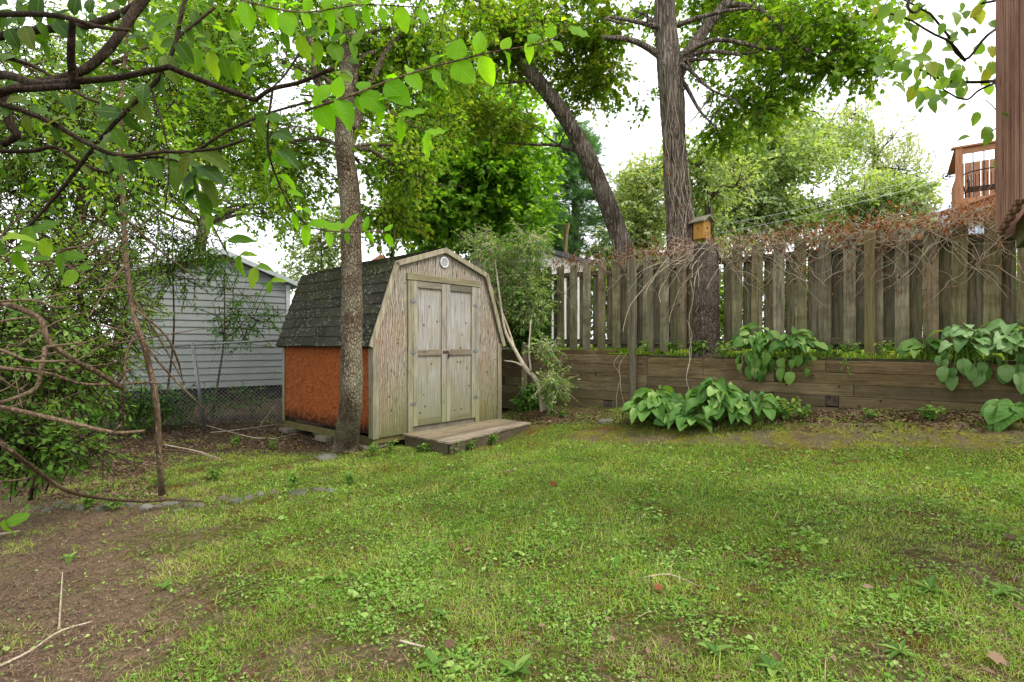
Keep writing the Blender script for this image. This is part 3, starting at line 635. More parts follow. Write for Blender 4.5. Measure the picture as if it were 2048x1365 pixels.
for (u, v) in ((1191, 748), (1625, 752), (1573, 770), (1545, 785), (1657, 795), (1678, 773), (1718, 813), (1761, 802), (1243, 785)):
    k = (u - 1024) / FPX; w0 = fxy(0, WALL_OFF - .02); ss = (k * w0[1] - w0[0]) / (FD[0] - k * FD[1]); d = w0[1] + FD[1] * ss; z_ = CAMZ - (v - HOR) / FPX * d
    holes.tube([(ss, WALL_OFF - .03, z_), (ss, WALL_OFF - .005, z_)], .012, 8)
part('spike_hole', holes, M['underdeck'], wall)  # dark plugs; the shade inside the spike holes is put into their colour
part('back_timber', MB().box((.1, WALL_OFF + .25, WT + .03), (2.9, .1, .09), 5, .002, 0), M['timber'], wall, bevel=.006)
# moss on the terrace edge
def strip_cover(name, label, cat, N, s0, s1, o0, o1, z_, tm, sz, m_, up=.6, kind='stuff'):
    mb = MB(); s_ = rng.uniform(s0, s1, N); o_ = rng.uniform(o0, o1, N); P = np.stack([FEN0[0] + FD[0] * s_ + FN[0] * o_, FEN0[1] + FD[1] * s_ + FN[1] * o_, np.full(N, z_)], 1)
    keep = snoise(P, 3.0, 5) > -.1; P = P[keep]; n = len(P)
    th = rng.uniform(0, 6.28, n); el = np.clip(rng.normal(up, .3, n), .05, 1.5)
    X = np.stack([np.cos(th) * np.cos(el), np.sin(th) * np.cos(el), np.sin(el)], 1); Z = np.stack([-np.cos(th) * np.sin(el), -np.sin(th) * np.sin(el), np.cos(el)], 1)
    q = rng.uniform(.5, 1.4, n) * sz; mb.scatter(tm, P, X, Z, q if tm is not T_BLADE else np.c_[q, q * .12, q]); props(part(name, mb, m_), label, cat, kind=kind)
M['moss'] = leaf_mat('moss', ['#7c9a1c', '#93ac28', '#a8b83a'], .35)
strip_cover('terrace_moss', 'bright moss and creeping cover on the terrace edge', 'moss', 6000, .5, 2.3, WALL_OFF + .1, .1, TZ + .012, T_OV, .03, M['moss'], .3)
strip_cover('terrace_grass', 'loose grass and weeds growing under the fence', 'grass', 16000, 2.2, 8, WALL_OFF + .14, 1.4, TZ, T_BLADE, .09, M['grass'], 1.0)
strip_cover('back_lawn', 'sunny grass beyond the fence seen through the gaps', 'grass', 30000, -1, 9, .6, 7, TZ, T_BLADE, .16, M['grass'], 1.0)

# ------------------------------------------------------------------ wooden fence
fence = thing('wooden_fence', 'grey weathered shadowbox picket fence on top of the timber wall', 'fence', (FEN0[0], FEN0[1], 0), FRZ)
FT, FB = 2.79, 1.29
def S_of(u, off=0.0):
    k = (u - 1024) / FPX; w0 = fxy(0, off); return (k * w0[1] - w0[0]) / (FD[0] - k * FD[1])
S_ST = S_of(1412, -.1); S_P1 = S_of(1267, -.47); S_P2 = S_of(1740, -.09)
def picket(s_, off, top, bot, wd):
    tilt = rng.normal(0, .006); mb = MB(); mb.box((0, 0, 0), (wd, .02, top - bot), 8, .0015)
    v = mb.v[0]; v[:, 0] += v[:, 2] * tilt; hz = v[:, 2] > (top - bot) / 2 - .01; v[hz, 2] += rng.normal(0, .006) + v[hz, 0] * rng.normal(0, .05)
    mb.v[0] = v + np.array([s_, off, (top + bot) / 2]); return mb
s_ = -1.3; k = 0
while s_ < 7.6:
    f_ = .278
    if abs(s_ - S_ST) > .24:
        part('picket', picket(s_ + rng.normal(0, .008), -.035, FT + rng.normal(0, .02), FB + rng.normal(0, .015) + (-.03 if s_ > 5 else 0), .148 + rng.normal(0, .004)), M['picket'], fence, bevel=.003)
    if abs(s_ + .139 - S_ST) > .2:
        part('picket', picket(s_ + .139 + rng.normal(0, .006), .045, FT - .13 + rng.normal(0, .008), FB + .02, .146), M['picket_back'], fence, bevel=.003)
    s_ += f_
for z_ in (2.62, 1.42):
    for a0, a1 in ((-1.4, S_P1), (S_P1, S_ST - .16), (S_ST + .16, S_P2), (S_P2, 7.7)):
        part('rail', MB().box(((a0 + a1) / 2, .005, z_), (a1 - a0 - .01, .045, .09), 5, .002, 0), M['rail'], fence, bevel=.004)
for s0 in (-1.3, S_P1 + .1, 7.5): part('post', MB().box((s0, .0, 2.0), (.09, .12, 1.5), 5, .001), M['post_grey'], fence, bevel=.004)
part('post', MB().box((S_P2, -.105, 2.02), (.115, .1, 1.54), 6, .002), M['post_tan'], fence, bevel=.005, label='tan square post fixed to the fence front')
p1 = fxy(S_P1, -.49); pg = float(gz(*p1))
o = part('wooden_post', MB().box((0, 0, (2.72 + pg) / 2), (.088, .085, 2.72 - pg), 9, .002), M['post_grey'], bevel=.005); o.location = (p1[0], p1[1], 0); o.rotation_euler.z = FRZ
props(o, 'tall grey square post standing in front of the timber wall', 'post')
p2 = fxy(S_of(1050, -.6), -.62); o = part('wooden_post', MB().box((0, 0, .75), (.1, .1, 1.3), 5, .002), M['post_grey'], bevel=.005); o.location = (p2[0], p2[1], 0)
props(o, 'short dark post behind the variegated shrub', 'post')

# ------------------------------------------------------------------ trees
def crown_leaves(ml, mt, ells, n_twig, per, size, tm, droop=.25, tilt=.5, tl=.35, gap=-.1, gs=.9, seed=0, shell=.55, twr=.005, rnd_bias=0.0):
    """leaves on short twigs spread through a set of ellipsoids: (centre, radii, weight)"""
    w_ = np.array([e_[2] for e_ in ells], float); idx = rng.choice(len(ells), n_twig, p=w_ / w_.sum())
    c0 = np.array([e_[0] for e_ in ells])[idx]; r0 = np.array([e_[1] for e_ in ells], float)[idx]
    d = unit(rng.normal(0, 1, (n_twig, 3))); rr = rng.random(n_twig)[:, None] ** shell; P = c0 + d * r0 * rr
    nz = snoise(P, gs, seed + .5) + .5 * snoise(P, gs * 2.7, seed + 4.5); k = nz > gap; P, d, nz = P[k], d[k], nz[k]; n = len(P)
    D = unit(d * .55 + rng.normal(0, .55, (n, 3)) + np.array([0, 0, -droop])); L = tl * rng.uniform(.6, 1.3, n)
    if mt is not None: mt.scatter(T_TWIG, P - D * L[:, None] * .3, D, np.tile([0, 0, 1.], (n, 1)) + rng.normal(0, .01, (n, 3)), np.c_[L * 1.25, np.full(n, twr * 2), np.full(n, twr * 2)])
    side = unit(np.cross(D, np.tile([0, 0, 1.], (n, 1)) + rng.normal(0, .2, (n, 3))))
    tone = rng.normal(0, .15, n)
    for j in range(per):
        t = (j + rng.random(n)) / per; sg = 1 if j % 2 else -1
        pos = P + D * (L * t)[:, None] + rng.normal(0, .02, (n, 3)); X = D * .6 + side * sg * (.9 - .5 * t)[:, None] + rng.normal(0, .3, (n, 3)) + np.array([0, 0, -droop * .8])
        Z = np.array([0, 0, 1.]) + rng.normal(0, tilt, (n, 3)); ml.scatter(tm, pos, X, Z, size * rng.uniform(.65, 1.25, n), np.clip(.42 + rnd_bias + tone + rng.normal(0, .18, n), 0, 1))
def limbs(mb, root_pts, targets, r0, r1=.008, seed=0, sub=3):
    rs = np.random.default_rng(seed); root_pts = np.asarray(root_pts)
    for tg in targets:
        tg = np.asarray(tg, float); k = np.argmin(np.linalg.norm(root_pts - tg, axis=1) + (root_pts[:, 2] > tg[2] + .2) * 1.0); a_ = root_pts[k]; L = np.linalg.norm(tg - a_)
        m1 = a_ + (tg - a_) * .35 + np.array([0, 0, L * .08]) + rs.normal(0, L * .05, 3); m2 = a_ + (tg - a_) * .7 + rs.normal(0, L * .06, 3)
        mb.tube([a_, m1, m2, tg], [r0, r0 * .7, r0 * .4, r1], 6, res=.25, rough=.06, seed=seed)
        for _ in range(sub):
            b = [m1, m2, (m2 + tg) / 2][rs.integers(0, 3)]; e_ = b + rs.normal(0, L * .28, 3) + (tg - a_) * .15; mb.tube([b, (b + e_) / 2 + rs.normal(0, L * .05, 3), e_], [r0 * .35, r0 * .2, r1 * .5], 4)
def E(u, v, d, ru, rv, rd, w_=None): # ellipsoid given by where its centre stands and its half sizes in metres
    return (at(u, v, d), (ru, rd, rv), w_ or ru * rv * rd)

# T1: the maple in front of the shed
b1 = G(691, 903); p = ats([(702, 800, 6.5), (703, 700, 6.5), (704, 600, 6.52), (703, 500, 6.55), (700, 400, 6.6), (690, 300, 6.65), (692, 200, 6.75), (695, 90, 6.9), (697, -60, 7.1), (705, -250, 7.4)])
tr = [b1 - np.array([0, 0, .05]), b1 + np.array([.01, 0, .12])] + p
t = thing('maple_tree', 'grey barked maple with a slim trunk standing in front of the shed', 'tree', b1)
mb = MB(); mb.tube(tr, [.2, .155, .136, .128, .125, .12, .128, .115, .1, .085, .07, .05], 22, .045, .03, .012, 1)
mb.tube(ats([(694, 345, 6.6), (684, 290, 6.5), (676, 240, 6.4), (640, 180, 6.2), (620, 90, 6.0), (610, -40, 5.9)]), [.1, .085, .06, .04, .035, .03], 12, .06, .03, .01, 2)
mb.tube(ats([(705, 260, 6.7), (735, 180, 6.9), (775, 100, 7.1), (830, 30, 7.4), (870, -60, 7.6)]), [.07, .05, .045, .035, .03], 10, .08, .03, .01, 3)
mb.tube(ats([(704, 190, 6.8), (720, 120, 6.9), (750, 105, 7.0)]), [.05, .035, .03], 8)
limbs(mb, np.array(p[5:]), [at(560, 120, 6.5), at(800, 130, 7.5), at(900, 60, 8), at(1000, 20, 8.2), at(500, 300, 7.5), at(820, 300, 7.3), at(760, 380, 7.4), at(850, 340, 7.2), at(640, 20, 7)], .035, .006, 4)
part('trunk', mb, M['bark_grey'], t, True, True)
ml, mt = MB(), MB()
els = [E(560, 60, 6.8, 1.3, .8, 1.2), E(820, 90, 7.6, 1.2, .6, 1.0), E(960, 50, 8, 1.1, .5, 1.0), E(500, 260, 7.5, 1.0, .7, 1), E(800, 330, 7.3, .55, .45, .8), E(730, 180, 7.4, .8, .5, .8),
       E(700, -250, 7.2, 3.2, 1.5, 2.6, .8), E(600, 330, 7.2, .5, .6, .6), E(860, 250, 7.6, .5, .4, .5)]
crown_leaves(ml, mt, els, 4300, 8, .075, T_MAPLE, gap=-.12, seed=1)
cr = part('crown', ml, M['leaf_maple'], t, True); part('twigs', mt, M['twig_dark'], cr, False)
for o_ in cr.children: # twig mesh was built in world space
    o_.data.transform(__import__('mathutils').Matrix.Translation(-Vector(t.location)))
def fix_twigs(t, ml, mt, leaf, twig='twig_dark', name='crown'):
    cr = part(name, ml, M[leaf], t, True)
    if mt.n: tw = part('twig', mt, M[twig], t, True); tw.parent = cr
    return cr

# T2: leaning trunk behind the fence
g2 = at(1252, 640, 10.6); g2[2] = TZ
t = thing('leaning_tree', 'dark rough barked tree leaning left behind the fence', 'tree', g2)
p = ats([(1247, 515, 10.6), (1238, 470, 10.6), (1208, 390, 10.55), (1172, 310, 10.5), (1130, 235, 10.45), (1090, 180, 10.4), (1050, 130, 10.4), (1000, 50, 10.4), (950, -60, 10.4), (900, -200, 10.4)])
mb = MB(); mb.tube([g2] + p, [.25, .2, .185, .172, .165, .15, .14, .13, .11, .09, .06], 28, .05, .03, .03, 7)
limbs(mb, np.array(p[3:]), [at(980, 60, 10), at(1150, 60, 10.4), at(1100, 30, 11), at(900, 150, 10.5), at(1010, 160, 10.3), at(950, 280, 10.4)], .05, .006, 8, 4)
part('trunk', mb, M['bark_dark'], t, True, True)
ml, mt = MB(), MB()
crown_leaves(ml, mt, [E(1000, 80, 10.2, 1.3, .7, 1.2), E(1130, 50, 10.6, 1.3, .7, 1.2), E(1180, 150, 11, .8, .8, .8, .6), E(980, 230, 10.4, 1.0, .6, .8)], 2700, 8, .09, T_MAPLE, gap=-.1, seed=9)
fix_twigs(t, ml, mt, 'leaf_maple_yel')

# T3: the big tree behind the fence
g3 = at(1360, 640, 9.3); g3[2] = TZ
t = thing('large_maple_tree', 'thick vine covered maple with furrowed bark rising behind the fence', 'tree', g3)
p = ats([(1362, 515, 9.3), (1360, 440, 9.3), (1352, 360, 9.3), (1348, 280, 9.3), (1344, 200, 9.3), (1338, 130, 9.3), (1332, 60, 9.3), (1328, -20, 9.3), (1320, -200, 9.3), (1310, -400, 9.3)])
T3P = p
mb = MB(); mb.tube([g3] + p, [.31, .25, .23, .205, .195, .205, .21, .185, .165, .13, .08], 34, .05, .025, .03, 11)
mb.tube(ats([(1350, 160, 9.3), (1375, 110, 9.25), (1410, 60, 9.2), (1450, 10, 9.1), (1500, -60, 9)]), [.13, .11, .095, .08, .07], 20, .06, .03, .025, 12)
mb.tube(ats([(1325, 115, 9.3), (1285, 90, 9.2), (1250, 78, 9.1), (1205, 75, 9.0)]), [.07, .055, .045, .03], 10, .08, .03, .01, 13)
limbs(mb, np.array(p[5:9] + ats([(1450, 10, 9.1)])), [at(1200, 40, 9), at(1260, 20, 9.5), at(1450, 120, 8.8), at(1550, 90, 8.6), at(1620, 60, 8.4), at(1480, 200, 8.6), at(1700, 130, 8.3), at(1440, 260, 9), at(1520, 20, 8.5)], .055, .006, 14, 4)
part('trunk', mb, M['bark_dark'], t, True, True)
ml, mt = MB(), MB()
els = [E(1480, 70, 10.2, 1.35, .9, 1.0), E(1600, 70, 9.2, 1.25, .75, 1.1), E(1700, 120, 8.4, .7, .35, .7, .28), E(1510, 180, 9.6, .8, .5, .7), E(1450, 250, 10, .5, .5, .5, .18), E(1240, 40, 10.2, 1.05, .6, .9),
       E(1260, 160, 10.3, .6, .6, .5, .4), E(1560, 160, 8.8, .7, .4, .7, .3), E(1430, 0, 10.4, 1.6, .8, .9), E(1680, 30, 8.4, .9, .5, .8), E(1500, -330, 9.5, 4, 1.6, 3, 1.2), E(1520, 230, 8.9, .45, .35, .4, .12), E(1760, 150, 8.3, .4, .2, .4, .05)]
crown_leaves(ml, mt, els, 3700, 8, .095, T_MAPLE, gap=-.1, seed=15)
fix_twigs(t, ml, mt, 'leaf_maple')
# brown vine climbing the big trunk
vt_ = thing('climbing_vine', 'dry brown vine clinging to the thick maple trunk', 'vine', g3)
mb = MB(); ml = MB(); tp = np.array([g3] + p[:8]); zz_ = tp[:, 2]
def trunk_at(z): return np.array([np.interp(z, zz_, tp[:, 0]), np.interp(z, zz_, tp[:, 1]), z])
for k in range(18):
    z0 = rng.uniform(TZ + .3, 3.5); th0 = rng.uniform(-2.8, -.3); pts = []; n_ = rng.integers(6, 14); th_ = th0
    for j in range(n_):
        z_ = z0 + j * .22; c0 = trunk_at(z_); rr = .24 + rng.uniform(0, .03) - .008 * (z_ - 1.2); th_ += rng.normal(0, .18); pts.append(c0 + np.array([math.cos(th_) * rr, math.sin(th_) * rr, 0]))
    mb.tube(pts, rng.uniform(.002, .006), 4)
    q = np.array(pts)[rng.integers(0, n_, 7)] + rng.normal(0, .07, (7, 3)) + np.array([0, -.04, 0]); ml.scatter(T_OV, q, rng.normal(0, .4, (7, 3)) + np.array([0, 0, -1]), rng.normal(0, 1, (7, 3)), rng.uniform(.03, .07, 7))
part('stem', mb, M['twig_pale'], vt_, True); part('dead_leaf', ml, M['dead_leaf'], vt_, True, kind='stuff')

# cut stump standing in the fence line
sp_ = fxy(S_ST, -.12); t = thing('tree_stump', 'tall cut tree stump standing in the gap of the fence', 'stump', (sp_[0], sp_[1], TZ))
mb = MB(); b3 = np.array([sp_[0], sp_[1], TZ - .05]); mb.tube([b3, b3 + [.0, 0, .25], b3 + [.0, 0, .9], b3 + [.01, 0, 1.4], b3 + [.0, 0, 1.72]], [.24, .2, .185, .18, .175], 40, .035, .03, .035, 17)
part('trunk', mb, M['bark_stump'], t, True, True)
# bird house on the big tree
bp = at(1404, 462, 9.0); t = thing('bird_house', 'small yellow wooden bird house hung on the thick maple trunk', 'bird house', bp, R(35))
part('box', MB().box((0, 0, 0), (.2, .2, .3)), M['birdhouse'], t, bevel=.005)
rfm = MB(); rfm.bar((-.16, 0, .13), (.0, 0, .24), .02, .32, up=(0, 1, 0)); rfm.bar((.16, 0, .13), (.0, 0, .24), .02, .32, up=(0, 1, 0))
rfm.prism([(-.1, .15), (.1, .15), (0, .225)], -.1, .1)
part('roof', rfm, M['trim'], t)
part('entrance_hole', MB().tube([(.0, -.103, .03), (.0, -.1005, .03)], .022, 14), M['vent_dark'], t); part('perch', MB().tube([(0, -.1, -.05), (0, -.16, -.05)], .006, 6), M['birdhouse'], t)

def bg_tree(name, label, els, n, per, size, leaf, tm=T_MAPLE, base=None, tr_r=.2, gap=-.1, seed=0, droop=.2, gs=.5, cat='tree', group=None, tl=.5, tilt=.5, bark='bark_dark', shell=.5, nl=5):
    c0 = sum(np.array(e_[0]) for e_ in els) / len(els); low = min(e_[0][2] - e_[1][2] for e_ in els)
    b = np.array([c0[0], c0[1], TZ if c0[0] > -1 else .3]) if base is None else np.asarray(base, float); top = np.array([c0[0], c0[1], max(e_[0][2] for e_ in els)])
    t = thing(name, label, cat, b, 0, group); mb = MB(); mid = (b + top) / 2 + np.array([.1, 0, 0]); tp_ = [b, b * .6 + mid * .4, mid, mid * .4 + top * .6, top]
    mb.tube(tp_, [tr_r, tr_r * .85, tr_r * .65, tr_r * .4, tr_r * .15], 10, .4, .04, .01, seed)
    limbs(mb, np.array(tp_[1:]), [e_[0] for e_ in els] + [e_[0] + rng.normal(0, .5, 3) * np.array(e_[1]) for e_ in els for _ in range(2)], tr_r * .3, .01, seed, nl)
    part('trunk', mb, M[bark], t, True, True); ml, mt = MB(), MB()
    crown_leaves(ml, mt, els, n, per, size, tm, droop=droop, gap=gap, seed=seed, gs=gs, tl=tl, tilt=tilt, twr=.006, shell=shell); fix_twigs(t, ml, mt, leaf); return t
bg_tree('maple_tree', 'broad dark green maple filling the gap right of the slim trunk', [E(940, 350, 14.2, 1.5, 1.4, .8, 5), E(920, 400, 15, 2.0, 1.6, 2), E(880, 300, 15.5, 1.8, 1.4, 1.8), E(1010, 330, 15, 1.5, 1.5, 1.8), E(980, 230, 15.5, 1.5, 1.0, 1.5, 2), E(830, 430, 15, 1.0, 1.0, 1.2), E(1040, 430, 14.5, .9, 1.1, 1.2)], 5600, 8, .15, 'leaf_fresh', gap=-.45, seed=21)
bg_tree('maple_tree', 'yellowing small maple between the slim trunk and the dark maple', [E(800, 330, 10.5, .8, .6, .8), E(770, 420, 10.5, .7, .5, .8), E(850, 260, 11, .7, .5, .8), E(730, 260, 11, .6, .6, .6)], 1000, 8, .1, 'leaf_maple_yel', gap=-.15, seed=22, base=at(760, 600, 11) * [1, 1, 0], tr_r=.05)
for k, (u, v, d, r_, hgt, lab) in enumerate(((1150, 400, 19, 2.2, 2.6, 'bluish green pine rising beyond the small neighbouring shed'), (885, 260, 19, 1.6, 2.6, 'tall spruce top showing above the dark maple'), (1270, 470, 21, 1.6, 2.4, 'low pine behind the leaning trunk'), (1080, 510, 18, 2.4, 1.4, 'spreading pine boughs low behind the neighbouring shed'))):
    c0 = at(u, v, d); b = np.array([c0[0], c0[1], TZ]); t = thing('pine_tree', lab, 'tree', b, 0, 'conifers beyond the fence'); mb = MB(); mb.tube([b, c0, c0 + [0, 0, hgt]], [.2, .12, .03], 8); ml = MB()
    n_ = 260; z_ = rng.uniform(-1, 1, n_); zb = c0[2] + z_ * hgt; rr = r_ * (1.05 - (z_ + 1) / 2 * .75); th = rng.uniform(0, 6.28, n_)
    D = np.stack([np.cos(th), np.sin(th), rng.uniform(-.25, .15, n_)], 1)
    for i in range(n_):
        st = np.array([c0[0], c0[1], zb[i]]); L = rr[i] * rng.uniform(.6, 1); en = st + D[i] * L
        if i % 2 == 0: mb.tube([st, en], [.025, .008], 3)
        m_ = 16; t_ = rng.uniform(.25, 1, m_)[:, None]; q = st + D[i] * L * t_ + rng.normal(0, .1, (m_, 3)); ml.scatter(T_NEEDLE, q, D[i] + rng.normal(0, .5, (m_, 3)) + [0, 0, .1], rng.normal(0, 1, (m_, 3)) + [0, 0, 2], rng.uniform(.28, .5, m_) )
    part('trunk', mb, M['bark_dark'], t, True); part('crown', ml, M['needle'], t, True)
BGR = 'pale trees beyond the fence on the right'
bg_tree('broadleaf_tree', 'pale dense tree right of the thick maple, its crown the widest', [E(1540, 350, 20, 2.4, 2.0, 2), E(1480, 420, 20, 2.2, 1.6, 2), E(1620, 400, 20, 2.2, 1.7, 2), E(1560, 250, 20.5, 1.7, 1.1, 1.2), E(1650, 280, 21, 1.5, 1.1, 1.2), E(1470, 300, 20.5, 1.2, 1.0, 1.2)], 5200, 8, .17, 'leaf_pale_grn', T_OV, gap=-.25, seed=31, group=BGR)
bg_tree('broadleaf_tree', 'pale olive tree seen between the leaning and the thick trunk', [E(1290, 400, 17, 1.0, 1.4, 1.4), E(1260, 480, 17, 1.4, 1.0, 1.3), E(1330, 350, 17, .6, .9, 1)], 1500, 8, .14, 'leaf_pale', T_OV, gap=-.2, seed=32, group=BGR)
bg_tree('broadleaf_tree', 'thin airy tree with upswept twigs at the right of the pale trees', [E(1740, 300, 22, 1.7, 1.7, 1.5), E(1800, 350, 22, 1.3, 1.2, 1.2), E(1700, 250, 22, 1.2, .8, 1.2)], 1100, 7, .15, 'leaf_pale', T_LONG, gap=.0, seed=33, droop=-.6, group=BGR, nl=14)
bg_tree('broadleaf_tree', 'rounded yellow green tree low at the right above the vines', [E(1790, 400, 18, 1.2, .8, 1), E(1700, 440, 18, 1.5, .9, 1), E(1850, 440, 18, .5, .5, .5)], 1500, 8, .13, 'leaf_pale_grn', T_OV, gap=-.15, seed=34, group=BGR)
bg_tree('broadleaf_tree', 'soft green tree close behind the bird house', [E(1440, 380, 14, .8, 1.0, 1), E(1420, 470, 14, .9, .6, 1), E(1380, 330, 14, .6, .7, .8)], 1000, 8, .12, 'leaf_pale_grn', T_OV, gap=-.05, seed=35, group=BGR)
for k, (u, d, lb) in enumerate(((1215, 15, 'low bush behind the leaning trunk base, seen through the fence'), (1330, 14, 'low bush behind the thick maple base, seen through the fence'), (1480, 13, 'low bush right of the stump, seen through the fence'), (1640, 12.5, 'low bush left of the tan post, seen through the fence'), (1800, 12, 'low bush right of the tan post, seen through the fence'), (1960, 11.5, 'low bush at the right end, seen through the fence'))):
    bg_tree('garden_bush', lb, [E(u, 590, d, 1.5, .9, .8), E(u + 40, 630, d, 1.3, .7, .8)], 620, 8, .12, 'leaf_maple', T_OV, gap=-.5, seed=70 + k, cat='bush', group='bushes beyond the fence', tr_r=.04, bark='twig_brown', nl=2)
LGR = 'trees and bushes filling the left boundary'
bg_tree('broadleaf_tree', 'tall green tree rising behind the grey garage', [E(330, 180, 13, 2.6, 1.8, 2), E(480, 300, 14, 2.0, 1.5, 2), E(430, 100, 13, 2, 1.5, 2), E(560, 420, 15, 1.2, .9, 1.2, 1.5), E(200, 330, 13, 2, 1.4, 2), E(520, 400, 13.5, 1.1, .9, 1.5, 5), E(600, 250, 14, 1.2, 1.0, 1.5, 4)], 6200, 8, .11, 'leaf_maple', T_OV, gap=-.1, seed=41, group=LGR, base=at(350, 700, 14) * [1, 1, 0] + [0, 0, .3])
bg_tree('broadleaf_tree', 'thin light tree above the gap between garage and shed', [E(640, 500, 16, .8, .6, .8), E(600, 560, 16, .8, .4, .8), E(680, 440, 16, .6, .5, .6)], 420, 7, .13, 'leaf_pale_grn', T_OV, gap=-.02, seed=42, group=LGR, tr_r=.06, nl=8)
bg_tree('broadleaf_tree', 'dark leafy tree at the far left edge', [E(60, 250, 7, 1.6, 1.5, 1.2), E(190, 340, 7.4, 1.2, .9, 1.2), E(-60, 500, 7, 1.2, 1.4, 1.2), E(330, 250, 7.2, .9, .9, .9, 1), E(480, 180, 8, .9, .8, .8, .8)], 3400, 9, .072, 'leaf_mid', T_LONG, gap=-.2, seed=43, group=LGR, base=at(40, 860, 7) * [1, 1, 0], tr_r=.09, tl=.4, bark='twig_brown')
bg_tree('leafy_shrub', 'dense arching shrub covering the left end of the garage', [E(90, 620, 5.4, .9, .8, .9), E(200, 540, 6.4, .5, .5, .6, .18), E(20, 760, 5.2, .9, .5, .7), E(130, 700, 5.8, .5, .5, .6), E(300, 480, 7.4, .5, .3, .5, .06)], 1900, 9, .06, 'leaf_mid', T_LONG, gap=-.05, seed=44, cat='shrub', group=LGR, base=at(130, 880, 6) * [1, 1, 0], tr_r=.04, tl=.35, bark='twig_brown')
bg_tree('leafy_shrub', 'bright young shrub low at the left frame edge', [E(40, 780, 3.6, .45, .3, .4), E(130, 760, 4.2, .35, .25, .3), E(20, 680, 4, .4, .35, .3)], 520, 8, .055, 'weed', T_OV, gap=-.2, seed=45, cat='shrub', group=LGR, base=G(60, 1000), tr_r=.02, tl=.25, bark='twig_brown')
bg_tree('leafy_shrub', 'low light green plant over the dark bed at the left', [E(60, 900, 3.9, .4, .16, .35), E(170, 900, 4.3, .22, .12, .25), E(30, 860, 3.8, .3, .15, .3)], 300, 7, .052, 'weed', T_OV, gap=-.25, seed=46, cat='shrub', group=LGR, base=G(90, 985), tr_r=.012, tl=.2, bark='twig_brown')
bg_tree('young_ash_tree', 'thin sapling with airy leaves before the grey garage wall', [E(430, 600, 9.4, .5, .6, .4), E(450, 660, 9.2, .45, .35, .4), E(520, 640, 9.6, .4, .35, .4), E(400, 520, 9.6, .5, .4, .5)], 330, 8, .075, 'leaf_dark', T_LONG, gap=-.05, seed=47, group=LGR, base=G(425, 835), tr_r=.022, tl=.35, bark='twig_brown')
bg_tree('young_ash_tree', 'small leafy sapling hanging across the middle of the garage wall', [E(330, 540, 8.6, .5, .5, .5), E(300, 470, 8.6, .5, .4, .5), E(400, 480, 9, .5, .3, .4)], 300, 8, .07, 'leaf_under', T_LONG, gap=-.1, seed=48, group=LGR, base=G(330, 830), tr_r=.025, tl=.35, bark='twig_brown')

# the shrub behind the right side of the shed, variegated
bg_tree('undergrowth_bush', 'dark low brush at the foot of the garage, left part', [E(250, 815, 8.4, .7, .22, .5), E(330, 800, 9, .6, .25, .5)], 420, 7, .06, 'leaf_dark', T_OV, gap=-.15, seed=91, group=LGR, cat='bush', base=G(290, 845), tr_r=.012, tl=.3, bark='twig_brown', nl=6)
bg_tree('undergrowth_bush', 'dark low brush at the foot of the garage, beside the shed corner', [E(470, 800, 9.6, .6, .2, .4), E(540, 790, 9.8, .4, .25, .3)], 260, 7, .06, 'leaf_dark', T_OV, gap=-.1, seed=92, group=LGR, cat='bush', base=G(500, 835), tr_r=.012, tl=.3, bark='twig_brown', nl=8)
b = G(1086, 822); t = thing('variegated_shrub', 'cream and green variegated shrub between the shed and fence', 'shrub', b)
mb = MB(); b = b - [0, 0, .03]
mb.tube([b] + ats([(1082, 790, 8.7), (1072, 760, 8.75), (1050, 735, 8.8), (1030, 700, 8.85), (1010, 662, 8.9), (1000, 600, 9), (990, 520, 9.1)]), [.05, .045, .04, .035, .03, .028, .02, .01], 8, .06, .05, .01, 5)
mb.tube(ats([(1050, 735, 8.8), (1030, 725, 8.8), (1008, 722, 8.9)]), [.022, .016, .01], 6); mb.tube(ats([(1062, 745, 8.75), (1058, 700, 8.7), (1062, 640, 8.8)]), [.02, .015, .01], 6)
mb.tube(ats([(1030, 700, 8.85), (1010, 640, 9), (960, 520, 9.4)]), [.022, .018, .008], 6)
mb.tube([b + [.12, 0, 0]] + ats([(1098, 790, 8.6), (1097, 750, 8.6)]), [.05, .04, .02], 7)
part('stem', mb, M['twig_pale'], t, True, True); ml, mt = MB(), MB()
crown_leaves(ml, mt, [E(1060, 480, 9.2, .35, .35, .3), E(1000, 510, 9.3, .5, .35, .3), E(960, 480, 9.5, .35, .25, .3), E(1060, 600, 9.3, .3, .55, .25, .18), E(1020, 570, 9.3, .3, .5, .2, .1), E(1110, 770, 8.5, .22, .25, .2, .05), E(1095, 700, 8.6, .15, .2, .15, .015), E(1085, 815, 8.5, .12, .1, .1, .006)], 1300, 8, .055, T_OV, gap=-.3, seed=51, tl=.25, droop=.3, twr=.003)
fix_twigs(t, ml, mt, 'variegated', 'twig_pale', 'foliage')
bg_tree('green_climber', 'deep green climber smothering the left end of the fence', [E(1065, 590, 9.6, .3, .6, .2), E(1035, 640, 9.7, .3, .5, .2), E(1070, 660, 9.5, .2, .3, .2), E(1060, 800, 9.2, .2, .15, .15, .01)], 800, 8, .07, 'leaf_dark', T_OV, gap=-.4, seed=52, cat='climber', base=G(1030, 822), tr_r=.02, tl=.25, bark='twig_brown')

